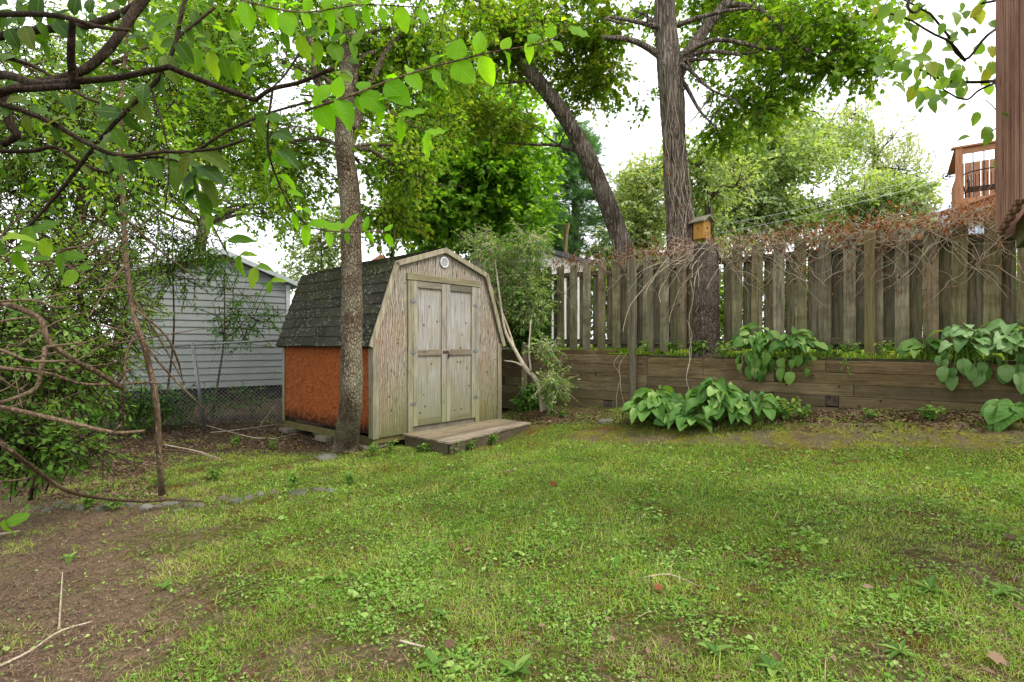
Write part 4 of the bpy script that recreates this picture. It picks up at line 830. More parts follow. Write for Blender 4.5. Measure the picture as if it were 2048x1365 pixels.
# ------------------------------------------------------------------ neighbours' garage, shed, deck, chain link fence
gA, gB = np.array([-8.1, 10.8]), np.array([-5.36, 12.75]); gd = gB - gA; GL = np.linalg.norm(gd); gd /= GL; grz = math.atan2(gd[1], gd[0])
gar = thing('neighbour_garage', 'grey vinyl sided garage with a low gable behind the chain link fence', 'garage', (gA[0], gA[1], 0), grz)
gb, ge, gp = .4, 2.79, 3.35; px_ = 1.95; z_ = gb; sd_ = MB(); LAP = .15
def gtop(z): # width of the gable wall at a height
    if z <= ge: return 0, GL
    f = (z - ge) / (gp - ge); return f * px_, GL - f * (GL - px_)
while z_ < gp - .02:
    x0, x1 = gtop(z_); x2, x3 = gtop(min(z_ + LAP, gp - .001)); x2, x3 = (x2, x3) if x3 > x2 else (px_ - .01, px_ + .01)
    sd_.add([(x0, -.024, z_), (x1, -.024, z_), (x3, -.004, z_ + LAP), (x2, -.004, z_ + LAP), (x0, 0, z_), (x1, 0, z_)], [np.array([[0, 1, 2, 3], [4, 5, 1, 0]])]); z_ += LAP
part('siding', sd_, M['vinyl'], gar)
part('wall', MB().prism([(0, gb), (GL, gb), (GL, ge), (px_, gp), (0, ge)], .001, 5), M['vinyl'], gar)
part('corner_trim', MB().box((.04, -.02, (gb + ge) / 2), (.11, .05, ge - gb)), M['vinyl_dirty'], gar); part('corner_trim', MB().box((GL - .03, -.02, (gb + ge) / 2), (.09, .05, ge - gb)), M['vinyl_dirty'], gar)
r_ = MB(); r_.prism([(-.2, ge - .06), (px_, gp + .03), (GL + .2, ge - .05), (GL + .2, ge + .05), (px_, gp + .15), (-.2, ge + .05)], -.16, 5.1); part('roof', r_, M['vinyl_dirty'], gar)
part('foundation_gap_shade', MB().box((GL / 2, 2.5, .2), (GL - .1, 4.9, .39)), M['underdeck'], gar)  # dark block, its colour standing in for the shadow under the garage
# chain link
cA, cB = at(60, 708, 8.0), at(590, 679, 9.1); cdv = cB - cA; CL = np.linalg.norm(cdv[:2]); crz = math.atan2(cdv[1], cdv[0])
ch = thing('chain_link_fence', 'galvanised chain link fence in front of the grey garage', 'fence', (cA[0], cA[1], 0), crz)
ztop = lambda s_: cA[2] + (cB[2] - cA[2]) * s_ / CL
part('top_rail', MB().tube([(0, 0, ztop(0)), (CL, 0, ztop(CL))], .019, 8), M['galv'], ch, smooth_=True)
mb = MB(); st = .066; Hc = 1.3; n_ = int((CL + Hc) / st); tv = []
for k in range(n_):
    for sg in (1, -1):
        x0 = k * st - (Hc if sg > 0 else 0); x1 = x0 + Hc * sg if sg < 0 else x0 + Hc
        za, zb_ = (.08, 1.38); a0, a1 = (x0, x0 + Hc) if sg > 0 else (x0, x0 - Hc)
        ta, tb = 0.0, 1.0
        lo, hi = min(a0, a1), max(a0, a1); c0, c1 = max(lo, 0), min(hi, CL)
        if c1 - c0 < .02: continue
        f = lambda q: za + (zb_ - za) * ((q - a0) / (a1 - a0)); mb.tube([(c0, sg * .003, f(c0)), (c1, sg * .003, f(c1))], .0028, 3, cap=False)
part('mesh', mb, M['galv_dark'], ch)
sP = (at(384, 690, 8.6) - cA); s0 = math.hypot(sP[0], sP[1]); pb = G(404, 866)
part('post', MB().tube([(s0, -.02, ztop(s0) + .03), (s0 + .18, -.05, -.02)], .026, 10), M['galv'], ch, smooth_=True); part('post', MB().tube([(CL - .02, 0, ztop(CL)), (CL - .02, 0, 0)], .026, 10), M['galv'], ch, smooth_=True); part('post', MB().tube([(.9, 0, ztop(1) + .03), (.9, 0, -.1)], .026, 10), M['galv'], ch, smooth_=True)
# small shed beyond the fence
nA = np.array([.63, 12.0]); nd = unit(np.array([1.3, 1.8])); nrz = math.atan2(nd[1], nd[0])
ns = thing('neighbour_shed', 'pale shed with a flat dark roof behind the left end of the fence', 'shed', (nA[0], nA[1], 0), nrz)
part('wall', MB().box((1.07, 1.0, 2.3), (2.14, 2.0, 2.35)), M['white_wall'], ns, label='white wall facing the fence')
mb = MB(); z_ = 1.2
while z_ < 3.45: mb.add([(-.02, 0, z_), (-.02, 2, z_), (-.004, 2, z_ + .12), (-.004, 0, z_ + .12)], [np.array([[0, 3, 2, 1]])]); z_ += .12
part('siding', mb, M['beige_wall'], ns)
part('roof', MB().prism([(-.12, 3.47), (2.3, 3.44), (2.3, 3.52), (1.0, 3.56), (-.12, 3.55)], -.12, 2.1), M['roof_dark'], ns)
mb = MB().tube([at(1128, 560, 14), at(1132, 480, 14), at(1137, 447, 14)], [.045, .045, .042], 8); mb.tube([at(1127, 500, 14.05), at(1130, 449, 14.05)], [.02, .02], 6)
props(part('wooden_pole', mb, M['post_tan'], loc=at(1128, 686, 14)), 'thin leaning wooden pole behind the small pale shed', 'pole')
# house with red roof, far away between trunk and shed
h0 = at(757, 560, 26); hs = thing('distant_house', 'far house with a reddish roof showing above the shed roof', 'house', (h0[0], h0[1], 0))
part('wall', MB().box((0, 2, 2.2), (3, 4, 4.4)), M['white_wall'], hs); part('roof', MB().prism([(-1.8, 4.4), (1.8, 4.4), (.2, 5.7)], -.3, 4.3), M['red_roof'], hs)
h0 = at(1860, 440, 30); hs = thing('distant_house', 'far house with a pale blue roof left of the raised deck', 'house', (h0[0], h0[1], 0))
part('wall', MB().box((2.5, 2, 4), (8, 4, 7)), M['white_wall'], hs); part('roof', MB().prism([(-2.2, 7.4), (6.8, 7.4), (6.8, 7.6), (2.4, 9.6), (-2.2, 7.7)], -.4, 4.4), M['blue_roof'], hs)

# raised deck at the right, with railing and stairs
dA = at(1918, 405, 13.0); DX = unit(np.array([.81, -.59])); drz = math.atan2(DX[1], DX[0]); DZ = dA[2]
dk = thing('raised_deck', 'reddish lumber deck with black balusters beyond the fence at right', 'deck', (dA[0], dA[1], 0), drz)
RL = 1.35
part('post', MB().box((0, 0, DZ + .2), (.14, .14, 2.2)), M['red_lumber'], dk, bevel=.005); part('post', MB().box((2.3, 0, DZ - .3), (.14, .14, 3.2)), M['red_lumber'], dk, bevel=.005)
part('top_rail', MB().box((1.15, 0, DZ + RL - .02), (2.6, .17, .045)).box((1.15, .0, DZ + RL - .12), (2.3, .05, .13)), M['red_lumber_x'], dk, bevel=.004)
part('top_rail', MB().box((-.0, 1.3, DZ + RL - .02), (.17, 2.4, .045)), M['red_lumber_x'], dk, label='side rail running away from the corner')
part('bottom_rail', MB().box((1.15, 0, DZ + .02), (2.16, .05, .12)), M['red_lumber_x'], dk)
for k in range(10): part('baluster', MB().tube([(.26 + k * .2, 0, DZ + .05), (.26 + k * .2, 0, DZ + RL - .15)], .013, 6), M['black_metal'], dk)
mb = MB()
for k in range(14): mb.box((.16 + k * .17, 1.9, DZ + .65), (.155, .03, 1.55))
part('privacy_board', mb, M['red_lumber'], dk)
mb = MB()
for k in range(6): mb.box((.0, .45 + k * .3, DZ + .15), (.03, .27, 1.3))
part('privacy_board', mb, M['red_lumber'], dk, label='side screen of boards')
part('floor', MB().box((1.2, 1.0, DZ - .12), (2.5, 2.1, .16)), M['red_lumber_x'], dk)
part('stair_rail', MB().bar((1.9, -.12, DZ + .46), (-1.5, -.12, DZ - .6), .05, .13, up=(0, 1, 0)), M['red_lumber_x'], dk)
part('stair_stringer', MB().bar((1.9, -.12, DZ + .05), (-1.5, -.12, DZ - 1.02), .05, .2, up=(0, 1, 0)), M['red_lumber_x'], dk)
for xx, z1 in ((.1, -.1), (-1.1, -.47), (1.2, .24)): part('stair_post', MB().box((xx, -.17, DZ + z1 - .4), (.11, .05, .95)), M['red_lumber'], dk)
mb = MB()
for k in range(7): mb.box((.9 - k * .3, -.5, DZ - .15 - k * .18), (.3, .75, .04))
part('stair_tread', mb, M['red_lumber_x'], dk)
ct = thing('patio_bench', 'black metal slatted bench standing on the raised deck', 'bench', (dA[0] + DX[0] * .78 - DX[1] * .75, dA[1] + DX[1] * .78 + DX[0] * .75, DZ - .04), drz)
mb = MB()
for k in range(16): mb.tube([(-.55 + k * .075, 0, .42), (-.55 + k * .075, .08, .88)], .009, 5)
part('back_slat', mb, M['black_metal'], ct); part('back_frame', MB().tube([(-.6, 0, .0), (-.6, 0, .42), (-.6, .08, .92), (.6, .08, .92), (.6, 0, .42), (.6, 0, 0)], .016, 6).tube([(-.6, 0, .42), (.6, 0, .42)], .014, 6), M['black_metal'], ct)
part('seat', MB().box((0, -.25, .42), (1.2, .5, .03)), M['black_metal'], ct)
for xx in (-.57, .57): part('leg', MB().tube([(xx, -.48, 0), (xx, -.48, .65), (xx, 0, .68)], .015, 6), M['black_metal'], ct)
# clothes line pulley and lines
pc = at(1893, 353, 13.2); t = thing('clothesline_pulley', 'round black clothesline pulley beside the raised deck', 'pulley', pc)
th_ = np.linspace(0, 2 * math.pi, 25); part('wheel', MB().tube([(.09 * math.cos(a_), 0, .08 * math.sin(a_)) for a_ in th_], .012, 6), M['black_metal'], t, smooth_=True)
part('axle', MB().tube([(0, 0, 0), (.2, .02, .0)], .012, 6).tube([(0, -.02, 0), (0, .02, 0)], .03, 10), M['black_metal'], t)
for k, (a0, a1, lb) in enumerate(((at(1888, 346, 13.2), at(1330, 470, 16), 'upper thin clothesline running left from the pulley'), (at(1888, 361, 13.2), at(1330, 486, 16), 'lower thin clothesline sagging left from the pulley'))):
    mid = (a0 + a1) / 2 - [0, 0, .12]; props(part('clothesline', MB().tube([a0, mid, a1], .006, 4, res=.5), M['wire'], loc=a0), lb, 'line', 'clotheslines')
# own house: overhanging wall corner with board and batten siding at the right edge
hc = at(2003, 472, 4.0); hd = unit(np.array([-.62, -.785])); hrz = math.atan2(hd[1], hd[0])
hw = thing('house_wall', 'overhanging corner of a house with reddish brown vertical siding', 'house', (hc[0], hc[1], 0), hrz)
WZ = hc[2]
for k in range(9):
    off = k * .145; part('siding_board', MB().box((off + .0715, 0, WZ + 2.5 + (k % 2) * .02), (.142, .03, 5.0), 3, .001), M['siding_brown'], hw, bevel=.006)
    part('batten', MB().box((off + .02, -.024, WZ + 2.5 + .02), (.035, .02, 5.0)), M['siding_brown'], hw, bevel=.004)
part('end_wall', MB().box((.012, 2.51, WZ + 2.5), (.03, 5.0, 4.99)), M['siding_brown'], hw)
part('floor_joist', MB().box((.7, .1, WZ - .02), (1.3, .05, .18)).box((.7, .55, WZ - .02), (1.3, .05, .18)).box((.09, .8, WZ - .04), (.05, 1.3, .22)), M['skid'], hw)
part('soffit', MB().box((.8, 2.4, WZ + .1), (1.5, 4.6, .03)), M['skid'], hw)

# ------------------------------------------------------------------ dry vines over the fence
def fence_vine(label, s0, s1, n, nl, hang=.6):
    b = fxy((s0 + s1) / 2, -.05); t = thing('dry_vine', label, 'vine', (b[0], b[1], 2.7), 0, 'dry vines on the fence'); mb = MB(); ml = MB()
    for k in range(n):
        s_ = rng.uniform(s0, s1); o_ = rng.uniform(-.12, .1); z_ = FT + rng.uniform(-.1, .12); dr = rng.choice([-1, 1]); ph = rng.uniform(0, 6); pts = []; dn = rng.random() < .35
        for j in range(rng.integers(6, 12)):
            q = fxy(s_, o_); pts.append((q[0], q[1], z_)); s_ += dr * rng.uniform(.02, .12); o_ = np.clip(o_ + rng.normal(0, .05), -.16, .14); z_ += (-rng.uniform(.02, .14) if dn else rng.normal(.0, .06)) ; z_ = min(z_, FT + .35)
            if dn: o_ = min(o_, -.07)
        r_ = rng.uniform(.0014, .0038); mb.tube(pts, [r_] * (len(pts) - 1) + [r_ * .4], 4)
        if rng.random() < .6:
            m_ = 7; q = np.array(pts)[rng.integers(0, len(pts), m_)] + rng.normal(0, .04, (m_, 3)); ml.scatter(T_OV, q, rng.normal(0, .5, (m_, 3)) + [0, 0, -.9], rng.normal(0, 1, (m_, 3)), rng.uniform(.025, .06, m_))
    for k in range(nl):
        s_ = rng.uniform(s0, s1); q = fxy(s_, rng.uniform(-.1, .35)); c0 = np.array([q[0], q[1], FT + rng.uniform(-.08, .22)]); m_ = 12; P = c0 + rng.normal(0, .07, (m_, 3)); ml.scatter(T_OV, P, rng.normal(0, .5, (m_, 3)) + [0, 0, -.9], rng.normal(0, 1, (m_, 3)), rng.uniform(.025, .06, m_))
        e_ = c0 + rng.normal(0, .18, 3) + [0, 0, .05]; mb.tube([np.array([q[0], q[1], FT - .05]), (c0 + e_) / 2, e_], .002, 3)
    part('stem', mb, M['twig_pale'], t, True); part('dead_leaf', ml, M['dead_leaf'], t, True, kind='stuff')
fence_vine('sparse red brown dry vine over the left fence panel', -.0, S_P1 + .2, 40, 55)
fence_vine('tangled pale dry vine stems hanging around the stump', S_P1 + .2, S_ST + .8, 90, 40)
fence_vine('dry vine crowning the middle of the fence', S_ST + .8, S_P2, 80, 62)
fence_vine('thick dry vine tangle on the right end of the fence', S_P2, 6.6, 120, 95)
# hanging stems around the stump
t = thing('drooping_vine', 'bundle of pale bare stems drooping down the left side of the stump', 'vine', (sp_[0], sp_[1], 2.7)); mb = MB()
for k in range(28):
    a_ = fxy(S_ST + rng.uniform(-.3, .25), -.26 + rng.uniform(-.05, .08)); z_ = FT + rng.uniform(-.25, .15); pts = []; s_ = 0; q = np.array([a_[0], a_[1], z_]); v_ = np.array([rng.normal(-.04, .06), rng.normal(-.0, .02), rng.uniform(-.02, .06)])
    for j in range(rng.integers(6, 13)): pts.append(q.copy()); q = q + v_; v_ = v_ * .8 + np.array([rng.normal(-.006, .02), rng.normal(0, .01), -.03])
    mb.tube(pts, rng.uniform(.002, .005), 4)
for (u, v0, v1, o_) in ((1247, 705, 860, -.5), (1236, 705, 840, -.5), (1374, 640, 815, -.5), (1380, 560, 780, -.5)):
    d0 = fxy(S_of(u, o_), o_)[1]; mb.tube([at(u + rng.normal(0, 4), v0 + (v1 - v0) * k / 6, d0) for k in range(6)], .004, 4)
part('stem', mb, M['twig_pale'], t, True)

# ------------------------------------------------------------------ hostas
HG = 'hosta plants'
def hosta(label, c, rad, n, L, mat_='hosta', hang=0.0, stalks=0, flat=.55, yaw=None):
    t = thing('hosta_plant', label, 'hosta', c, 0, HG); c = np.asarray(c, float); ml, mp = MB(), MB()
    for k in range(n):
        th = rng.uniform(0, 6.283) if yaw is None else rng.normal(yaw, 1.1); f = math.sqrt((k + .5) / n); rr = rad * f * rng.uniform(.75, 1.0); hgt = rad * (flat * (1.15 - .8 * f ** 2)) * rng.uniform(.75, 1.15)
        d = np.array([math.cos(th), math.sin(th), 0]); e_ = c + d * rr + [0, 0, hgt + L * .2]
        dz = .05 - .42 * f * rng.uniform(.3, 1.3)
        if hang and math.sin(th) < .1 and rng.random() < hang: e_ = c + d * rad * rng.uniform(.5, .9) + [0, 0, -rng.uniform(-.05, .22)]; dz = -2.2
        mp.tube([c + d * .02, c + d * rr * .45 + [0, 0, hgt * .75], e_], [.006, .005, .004], 5)
        X = d + [rng.normal(0, .2), rng.normal(0, .2), dz]; up_ = np.array([d[0] * .6, d[1] * .6 - .35, .9]) + rng.normal(0, .28, 3)
        if dz < -1: up_ = d + [0, 0, .3]
        s_ = L * rng.uniform(.7, 1.2); ml.scatter(T_HOSTA if rng.random() < .6 else T_HOSTA2, e_[None], X[None], up_[None], np.array([[s_, s_ * rng.uniform(.85, 1.1), s_]]))
    part('petiole', mp, M['petiole'], t, True); part('foliage', ml, M[mat_], t, True, True)
    for k in range(stalks):
        q = c + [rng.normal(0, rad * .4), rng.normal(0, .1), 0]; part('flower_stalk', MB().tube([q, q + [.01, 0, .35], q + [.03, 0, rad * flat + rng.uniform(.45, .6)]], [.004, .004, .006], 5), M['twig_brown'], t, True)
hosta('low green hosta clump in front of the tall grey post', G(1316, 844), .46, 105, .168, stalks=0, flat=.75)
hosta('full green hosta clump at the middle of the lower bed', G(1435, 842), .48, 120, .168, stalks=3, flat=.8)
hosta('dark low hosta squeezed between the two big lower clumps', G(1375, 856), .3, 44, .15, flat=.6)
hosta('green hosta at the right end of the lower clump', G(1515, 842), .28, 44, .15, stalks=1, flat=.9)
def on_wall(u, off=-.25): q = fxy(S_of(u, off), off); return (q[0], q[1], TZ + .01)
hosta('light hosta spilling over the timber wall right of the stump', on_wall(1515, -.27), .36, 60, .132, 'hosta', .4, flat=.95, yaw=-2.2)
hosta('small hosta spilling over the wall, between stump and tan post', on_wall(1590, -.27), .33, 46, .13, 'hosta', .35, flat=.85, yaw=-1.6)
hosta('dark hosta half hidden behind the fence beside the tan post', on_wall(1675, .05), .2, 14, .17, 'hosta', 0, flat=.9)
hosta('hosta in the shade under the fence right of the tan post', on_wall(1850, -.15), .24, 20, .16, 'hosta', 0, flat=.7)
hosta('blue green hosta draping far down the timber wall', on_wall(1925, -.27), .36, 58, .13, 'hosta_blue', .4, flat=.85, yaw=-1.7)
hosta('blue green hosta on the wall at the right frame edge', on_wall(2020, -.25), .36, 54, .14, 'hosta_blue', .3, flat=.95, yaw=-1.9)
hosta('ground level hosta with big ribbed leaves at the far right', G(2035, 838), .22, 10, .26, 'hosta', 0, flat=.3)

# ------------------------------------------------------------------ weeds
def weed(label, c, h, n, L, tm=T_OV, mat_='weed', group='garden weeds', spread=.5, name='weed_plant', down=False):
    t = thing(name, label, 'weed', c, 0, group); c = np.asarray(c, float); ml, mp = MB(), MB()
    for k in range(n):
        th = rng.uniform(0, 6.283); d = np.array([math.cos(th), math.sin(th), 0]); e_ = c + d * h * spread * rng.uniform(.4, 1.2) + [0, 0, h * rng.uniform(.5, 1.1) * (-1 if down else 1)]; m_ = (c + e_) / 2 + [0, 0, h * .1]; mp.tube([c, m_, e_], .002, 3)
        for q in (m_, (m_ + e_) / 2, e_):
            j = 3; ml.scatter(tm, np.tile(q, (j, 1)) + rng.normal(0, L * .2, (j, 3)), np.c_[rng.normal(0, 1, (j, 2)), rng.normal(-.1, .3, j)], np.array([0, 0, 1.]) + rng.normal(0, .35, (j, 3)), L * rng.uniform(.6, 1.2, j))
    part('stem', mp, M['petiole'], t, True); part('foliage', ml, M[mat_], t, True); return t
def rosette(label, c, n, L, wd=.35, group='broad leaved weeds in the lawn', mat_='weed'):
    t = thing('rosette_weed', label, 'weed', c, 0, group); ml = MB(); th = np.arange(n) * 2.4 + rng.random(); el = rng.uniform(.1, .75, n)
    X = np.stack([np.cos(th) * np.cos(el), np.sin(th) * np.cos(el), np.sin(el)], 1); Z = np.stack([-np.cos(th) * np.sin(el), -np.sin(th) * np.sin(el), np.cos(el)], 1)
    s_ = .75 * L * rng.uniform(.5, 1.15, n); ml.scatter(T_NEAR, np.tile(np.asarray(c, float), (n, 1)) + [0, 0, .012], X, Z, np.c_[s_, s_ * wd * 2.2, s_]); part('foliage', ml, M[mat_], t, True, True)
for (u, v, h, n, L, lb) in ((1575, 842, .28, 10, .08, 'leafy weed beside the lower hosta clump'), (1600, 838, .16, 7, .07, 'second leafy weed right of the lower hosta clump'), (1742, 838, .1, 5, .05, 'small weed at the wall foot below the tan post'), (1860, 842, .16, 8, .07, 'light green weed at the wall foot near the right hosta'),
        (905, 908, .13, 12, .045, 'dense weeds at the outer corner of the step platform'), (1020, 872, .12, 9, .045, 'weeds hugging the right half of the platform edge'), (850, 905, .12, 9, .045, 'weeds along the left side of the step platform'), (985, 890, .16, 12, .05, 'weed clump against the step platform edge'), (940, 902, .14, 10, .045, 'low weed at the front corner of the step platform'), (745, 912, .16, 10, .045, 'grey leaved weed at the foot of the slim maple'), (780, 905, .14, 8, .045, 'weed between the maple foot and the step platform'), (1125, 835, .1, 9, .05, 'small weed clump at the lawn edge by the variegated shrub'),
        (180, 1015, .13, 8, .05, 'green weed growing over the edging stones at left'), (225, 1020, .13, 8, .05, 'bright weed between the edging stones'), (430, 960, .12, 9, .05, 'leafy weed behind the curve of edging stones'), (545, 900, .12, 8, .045, 'weed in the soil left of the maple foot'), (590, 975, .12, 9, .05, 'weed tuft near the right end of the stone edging'),
        (470, 890, .12, 8, .045, 'weed at the front edge of the dark bed'), (320, 975, .12, 8, .045, 'weed close by the thin sapling foot'), (700, 970, .1, 8, .05, 'pale weed tuft in the lawn below the maple')):
    weed(lb, G(u, v), h, n, L)
for (u, lb, L, dn, mm) in ((1345, 'pale weed on the wall top left of the stump', .07, False, 'weed'), (1395, 'round leaved weed at the stump foot', .09, False, 'weed'), (1445, 'cream variegated plant right of the stump foot', .07, False, 'variegated'), (1690, 'ferny weed over the wall edge below the tan post', .05, True, 'weed'), (1700, 'bushy weed on the wall top by the tan post', .05, False, 'weed'), (1770, 'grassy tuft on the wall top right of the tan post', .06, False, 'clover'), (1560, 'small vine leaf sprig hanging on the timbers', .05, True, 'weed'), (1285, 'pale climbing sprig beside the tall grey post', .06, False, 'variegated')):
    c0 = np.array(on_wall(u, -.36 if not dn else -.44)); weed(lb, c0, .2 if not dn else .3, 9 if not dn else 5, L, mat_=mm, group='weeds on the timber wall', down=dn, name='wall_weed')
for i, (u, v, n, L, lb) in enumerate(((870, 1335, 8, .1, 'broad leaved rosette at the bottom edge left of centre'), (1030, 1350, 7, .12, 'pale five leaved weed at the bottom edge of the photo'), (1430, 1310, 8, .1, 'upright dark rosette low in the lawn right of centre'), (1545, 1345, 8, .12, 'large pale rosette at the bottom edge right of centre'), (1860, 1185, 12, .13, 'big dandelion rosette at the right of the lawn'), (1800, 1310, 12, .11, 'flat dry looking rosette at the lower right'),
        (885, 1235, 8, .1, 'narrow leaved rosette in the left centre of the lawn'), (650, 1165, 10, .11, 'dandelion rosette left of the lawn centre'), (1500, 1130, 12, .1, 'dense rosette in the right centre of the lawn'), (140, 1120, 7, .12, 'single weed rosette standing in the bare soil'), (330, 1180, 7, .09, 'small rosette in the thin grass at left'), (1690, 1160, 9, .09, 'loose rosette below the right centre of the lawn'), (2010, 1190, 10, .11, 'rosette close to the right frame edge'), (1280, 1080, 7, .08, 'small rosette near the middle of the lawn'))):
    rosette(lb, G(u, v), n, L, .16 if i in (4, 5, 7, 8) else .3)

# ------------------------------------------------------------------ stones and ground bits
def stone(label, u, v, w_, h_, group='stones edging the planting bed', name='edging_stone'):
    c = G(u, v); sx = w_ / FPX * c[1] / 2; sz = h_ / FPX * c[1] / 2; n1, n2 = 14, 9; vs = []; ph = rng.uniform(0, 9)
    for i in range(n2 + 1):
        el = -math.pi / 2 + math.pi * i / n2
        for j in range(n1):
            a_ = 2 * math.pi * j / n1; q = np.array([math.cos(a_) * math.cos(el), math.sin(a_) * math.cos(el), math.sin(el)]); k = 1 + .28 * mnoise.noise(Vector((q * 1.3 + ph).tolist())) + .1 * mnoise.noise(Vector((q * 4 + ph).tolist()))
            q = np.sign(q) * np.abs(q) ** .8 * k; vs.append((q[0] * sx, q[1] * sx * .8, q[2] * sz - sz * .35))
    f = [[i * n1 + j, i * n1 + (j + 1) % n1, (i + 1) * n1 + (j + 1) % n1, (i + 1) * n1 + j] for i in range(n2) for j in range(n1)]
    o = part(name, MB().add(vs, [np.array(f)]), M['stone'], smooth_=True); o.location = c; o.rotation_euler.z = rng.uniform(-.5, .5); return props(o, label, 'stone', group)
stone('rounded grey boulder lying at the foot of the slim maple', 652, 916, 44, 26, name='boulder', group=None)
stone('flat pale stone at the base of the timber wall', 1213, 842, 34, 14, name='flat_stone', group=None)
stone('small whitish stone on the litter left of the hostas', 1178, 838, 16, 9, name='flat_stone', group=None)
stone('flat grey slab stone at the right end of the edging curve', 597, 985, 44, 18); stone('rusty brown stone second from the left end of the edging', 97, 1022, 26, 16)
stone('mossy green round stone just right of the sapling foot', 292, 1016, 30, 22); stone('pale blue grey flat stone beside the sapling foot', 338, 1008, 34, 15)
stone('round grey stone at the left end of the edging', 138, 1014, 26, 18); stone('light grey stone between mossy stone and sapling foot', 314, 1014, 22, 14)
for (u, v) in ((118, 1008), (157, 1020), (178, 1007), (203, 1018), (220, 1002), (240, 1014), (262, 1008), (355, 1020), (366, 1006), (385, 1014), (405, 1006), (440, 1003), (470, 1000), (495, 996), (520, 996), (545, 990), (660, 978), (640, 983), (76, 1014)):
    stone('small soil stained stone in the curved edging row', u + rng.uniform(-5, 5), v + rng.uniform(-5, 6), rng.uniform(14, 34), rng.uniform(12, 24))
for (pts, r_, lb) in (([(420, 868), (480, 862), (560, 850)], .008, 'long thin stick on the mulch before the chain link fence'), ([(330, 893), (390, 905), (443, 922)], .008, 'pale curved stick lying right of the sapling'), ([(0, 1340), (60, 1310), (120, 1270), (185, 1250)], .005, 'thin dry runner across the bare soil at lower left'), ([(118, 1265), (122, 1200), (125, 1150)], .004, 'straight dry stem crossing the bare soil'),
        ([(0, 1075), (40, 1068)], .01, 'short bleached stick at the left edge'), ([(1290, 1160), (1340, 1155), (1400, 1180)], .004, 'thin curved twig on the lawn centre'), ([(400, 850), (520, 880), (590, 870)], .006, 'bent twig on the mulch left of the shed'), ([(800, 1290), (850, 1302)], .006, 'short brown twig in the lower left lawn')):
    P = [G(*q) + [0, 0, .012 + r_] for q in pts]; props(part('fallen_twig', MB().tube(P, [r_] * (len(P) - 1) + [r_ * .5], 6), M['twig_pale'], loc=P[0]), lb, 'twig', 'fallen twigs')
for (u, v, s_, lb, tone) in ((1010, 950, .07, 'pale pink fallen leaf on the lawn below the step platform', .9), (1100, 975, .09, 'rust red dry fern leaf lying on the lawn', .2), (1495, 928, .06, 'small rust brown leaf near the far lawn edge', .3), (1310, 1187, .06, 'purplish brown leaf on the lawn centre', .5), (890, 1305, .06, 'yellow leaf in the lower left lawn', .95), (2015, 1085, .07, 'yellow leaf near the right edge of the lawn', .95), (1985, 1335, .08, 'brown leaf at the lower right corner', .6)):
    ml = MB(); c = G(u, v) + [0, 0, .03]; ml.scatter(T_MAPLE, c[None], np.array([[1, .4, .1]]), np.array([[.1, -.5, 1]]), s_, np.array([tone])); props(part('fallen_leaf', ml, M['dead_leaf'] if tone < .6 else M['litter'], loc=c), lb, 'leaf', 'single fallen leaves')

# ------------------------------------------------------------------ sapling and foreground branches
b = G(325, 992); t = thing('bare_sapling', 'thin bare leaning sapling stem rising from the edging stones', 'sapling', b)
mb = MB(); sp = [b - [0, 0, .03]] + ats([(320, 930, 4.68), (312, 800, 4.66), (290, 700, 4.64), (268, 630, 4.62), (252, 520, 4.6), (246, 400, 4.6), (240, 300, 4.6), (243, 200, 4.6), (252, 100, 4.6), (262, -60, 4.6)])
mb.tube(sp, [.03, .026, .025, .024, .022, .02, .018, .017, .015, .013, .01], 9, .06, .05, .0, 3)
for q in ([(272, 620, 4.6), (330, 670, 4.8), (355, 720, 5), (365, 760, 5.2)], [(262, 590, 4.6), (320, 680, 4.8), (370, 770, 5)], [(272, 670, 4.6), (255, 700, 4.5), (248, 760, 4.4), (243, 800, 4.3)], [(252, 530, 4.6), (225, 560, 4.5), (205, 595, 4.5)], [(243, 430, 4.6), (330, 510, 5), (400, 560, 5.2)], [(290, 690, 4.6), (340, 750, 4.7), (420, 830, 4.9)], [(318, 900, 4.68), (380, 905, 4.6), (445, 922, 4.5)]):
    mb.tube(ats(q), [.01] * (len(q) - 1) + [.004], 5)
part('stem', mb, M['twig_brown'], t, True, True); ml, mt = MB(), MB()
crown_leaves(ml, mt, [E(250, 200, 4.8, .5, .5, .4), E(330, 300, 5, .5, .4, .4), E(150, 330, 4.8, .5, .4, .4)], 280, 8, .06, T_OV, gap=-.1, seed=61, tl=.25, twr=.002); fix_twigs(t, ml, mt, 'leaf_maple')

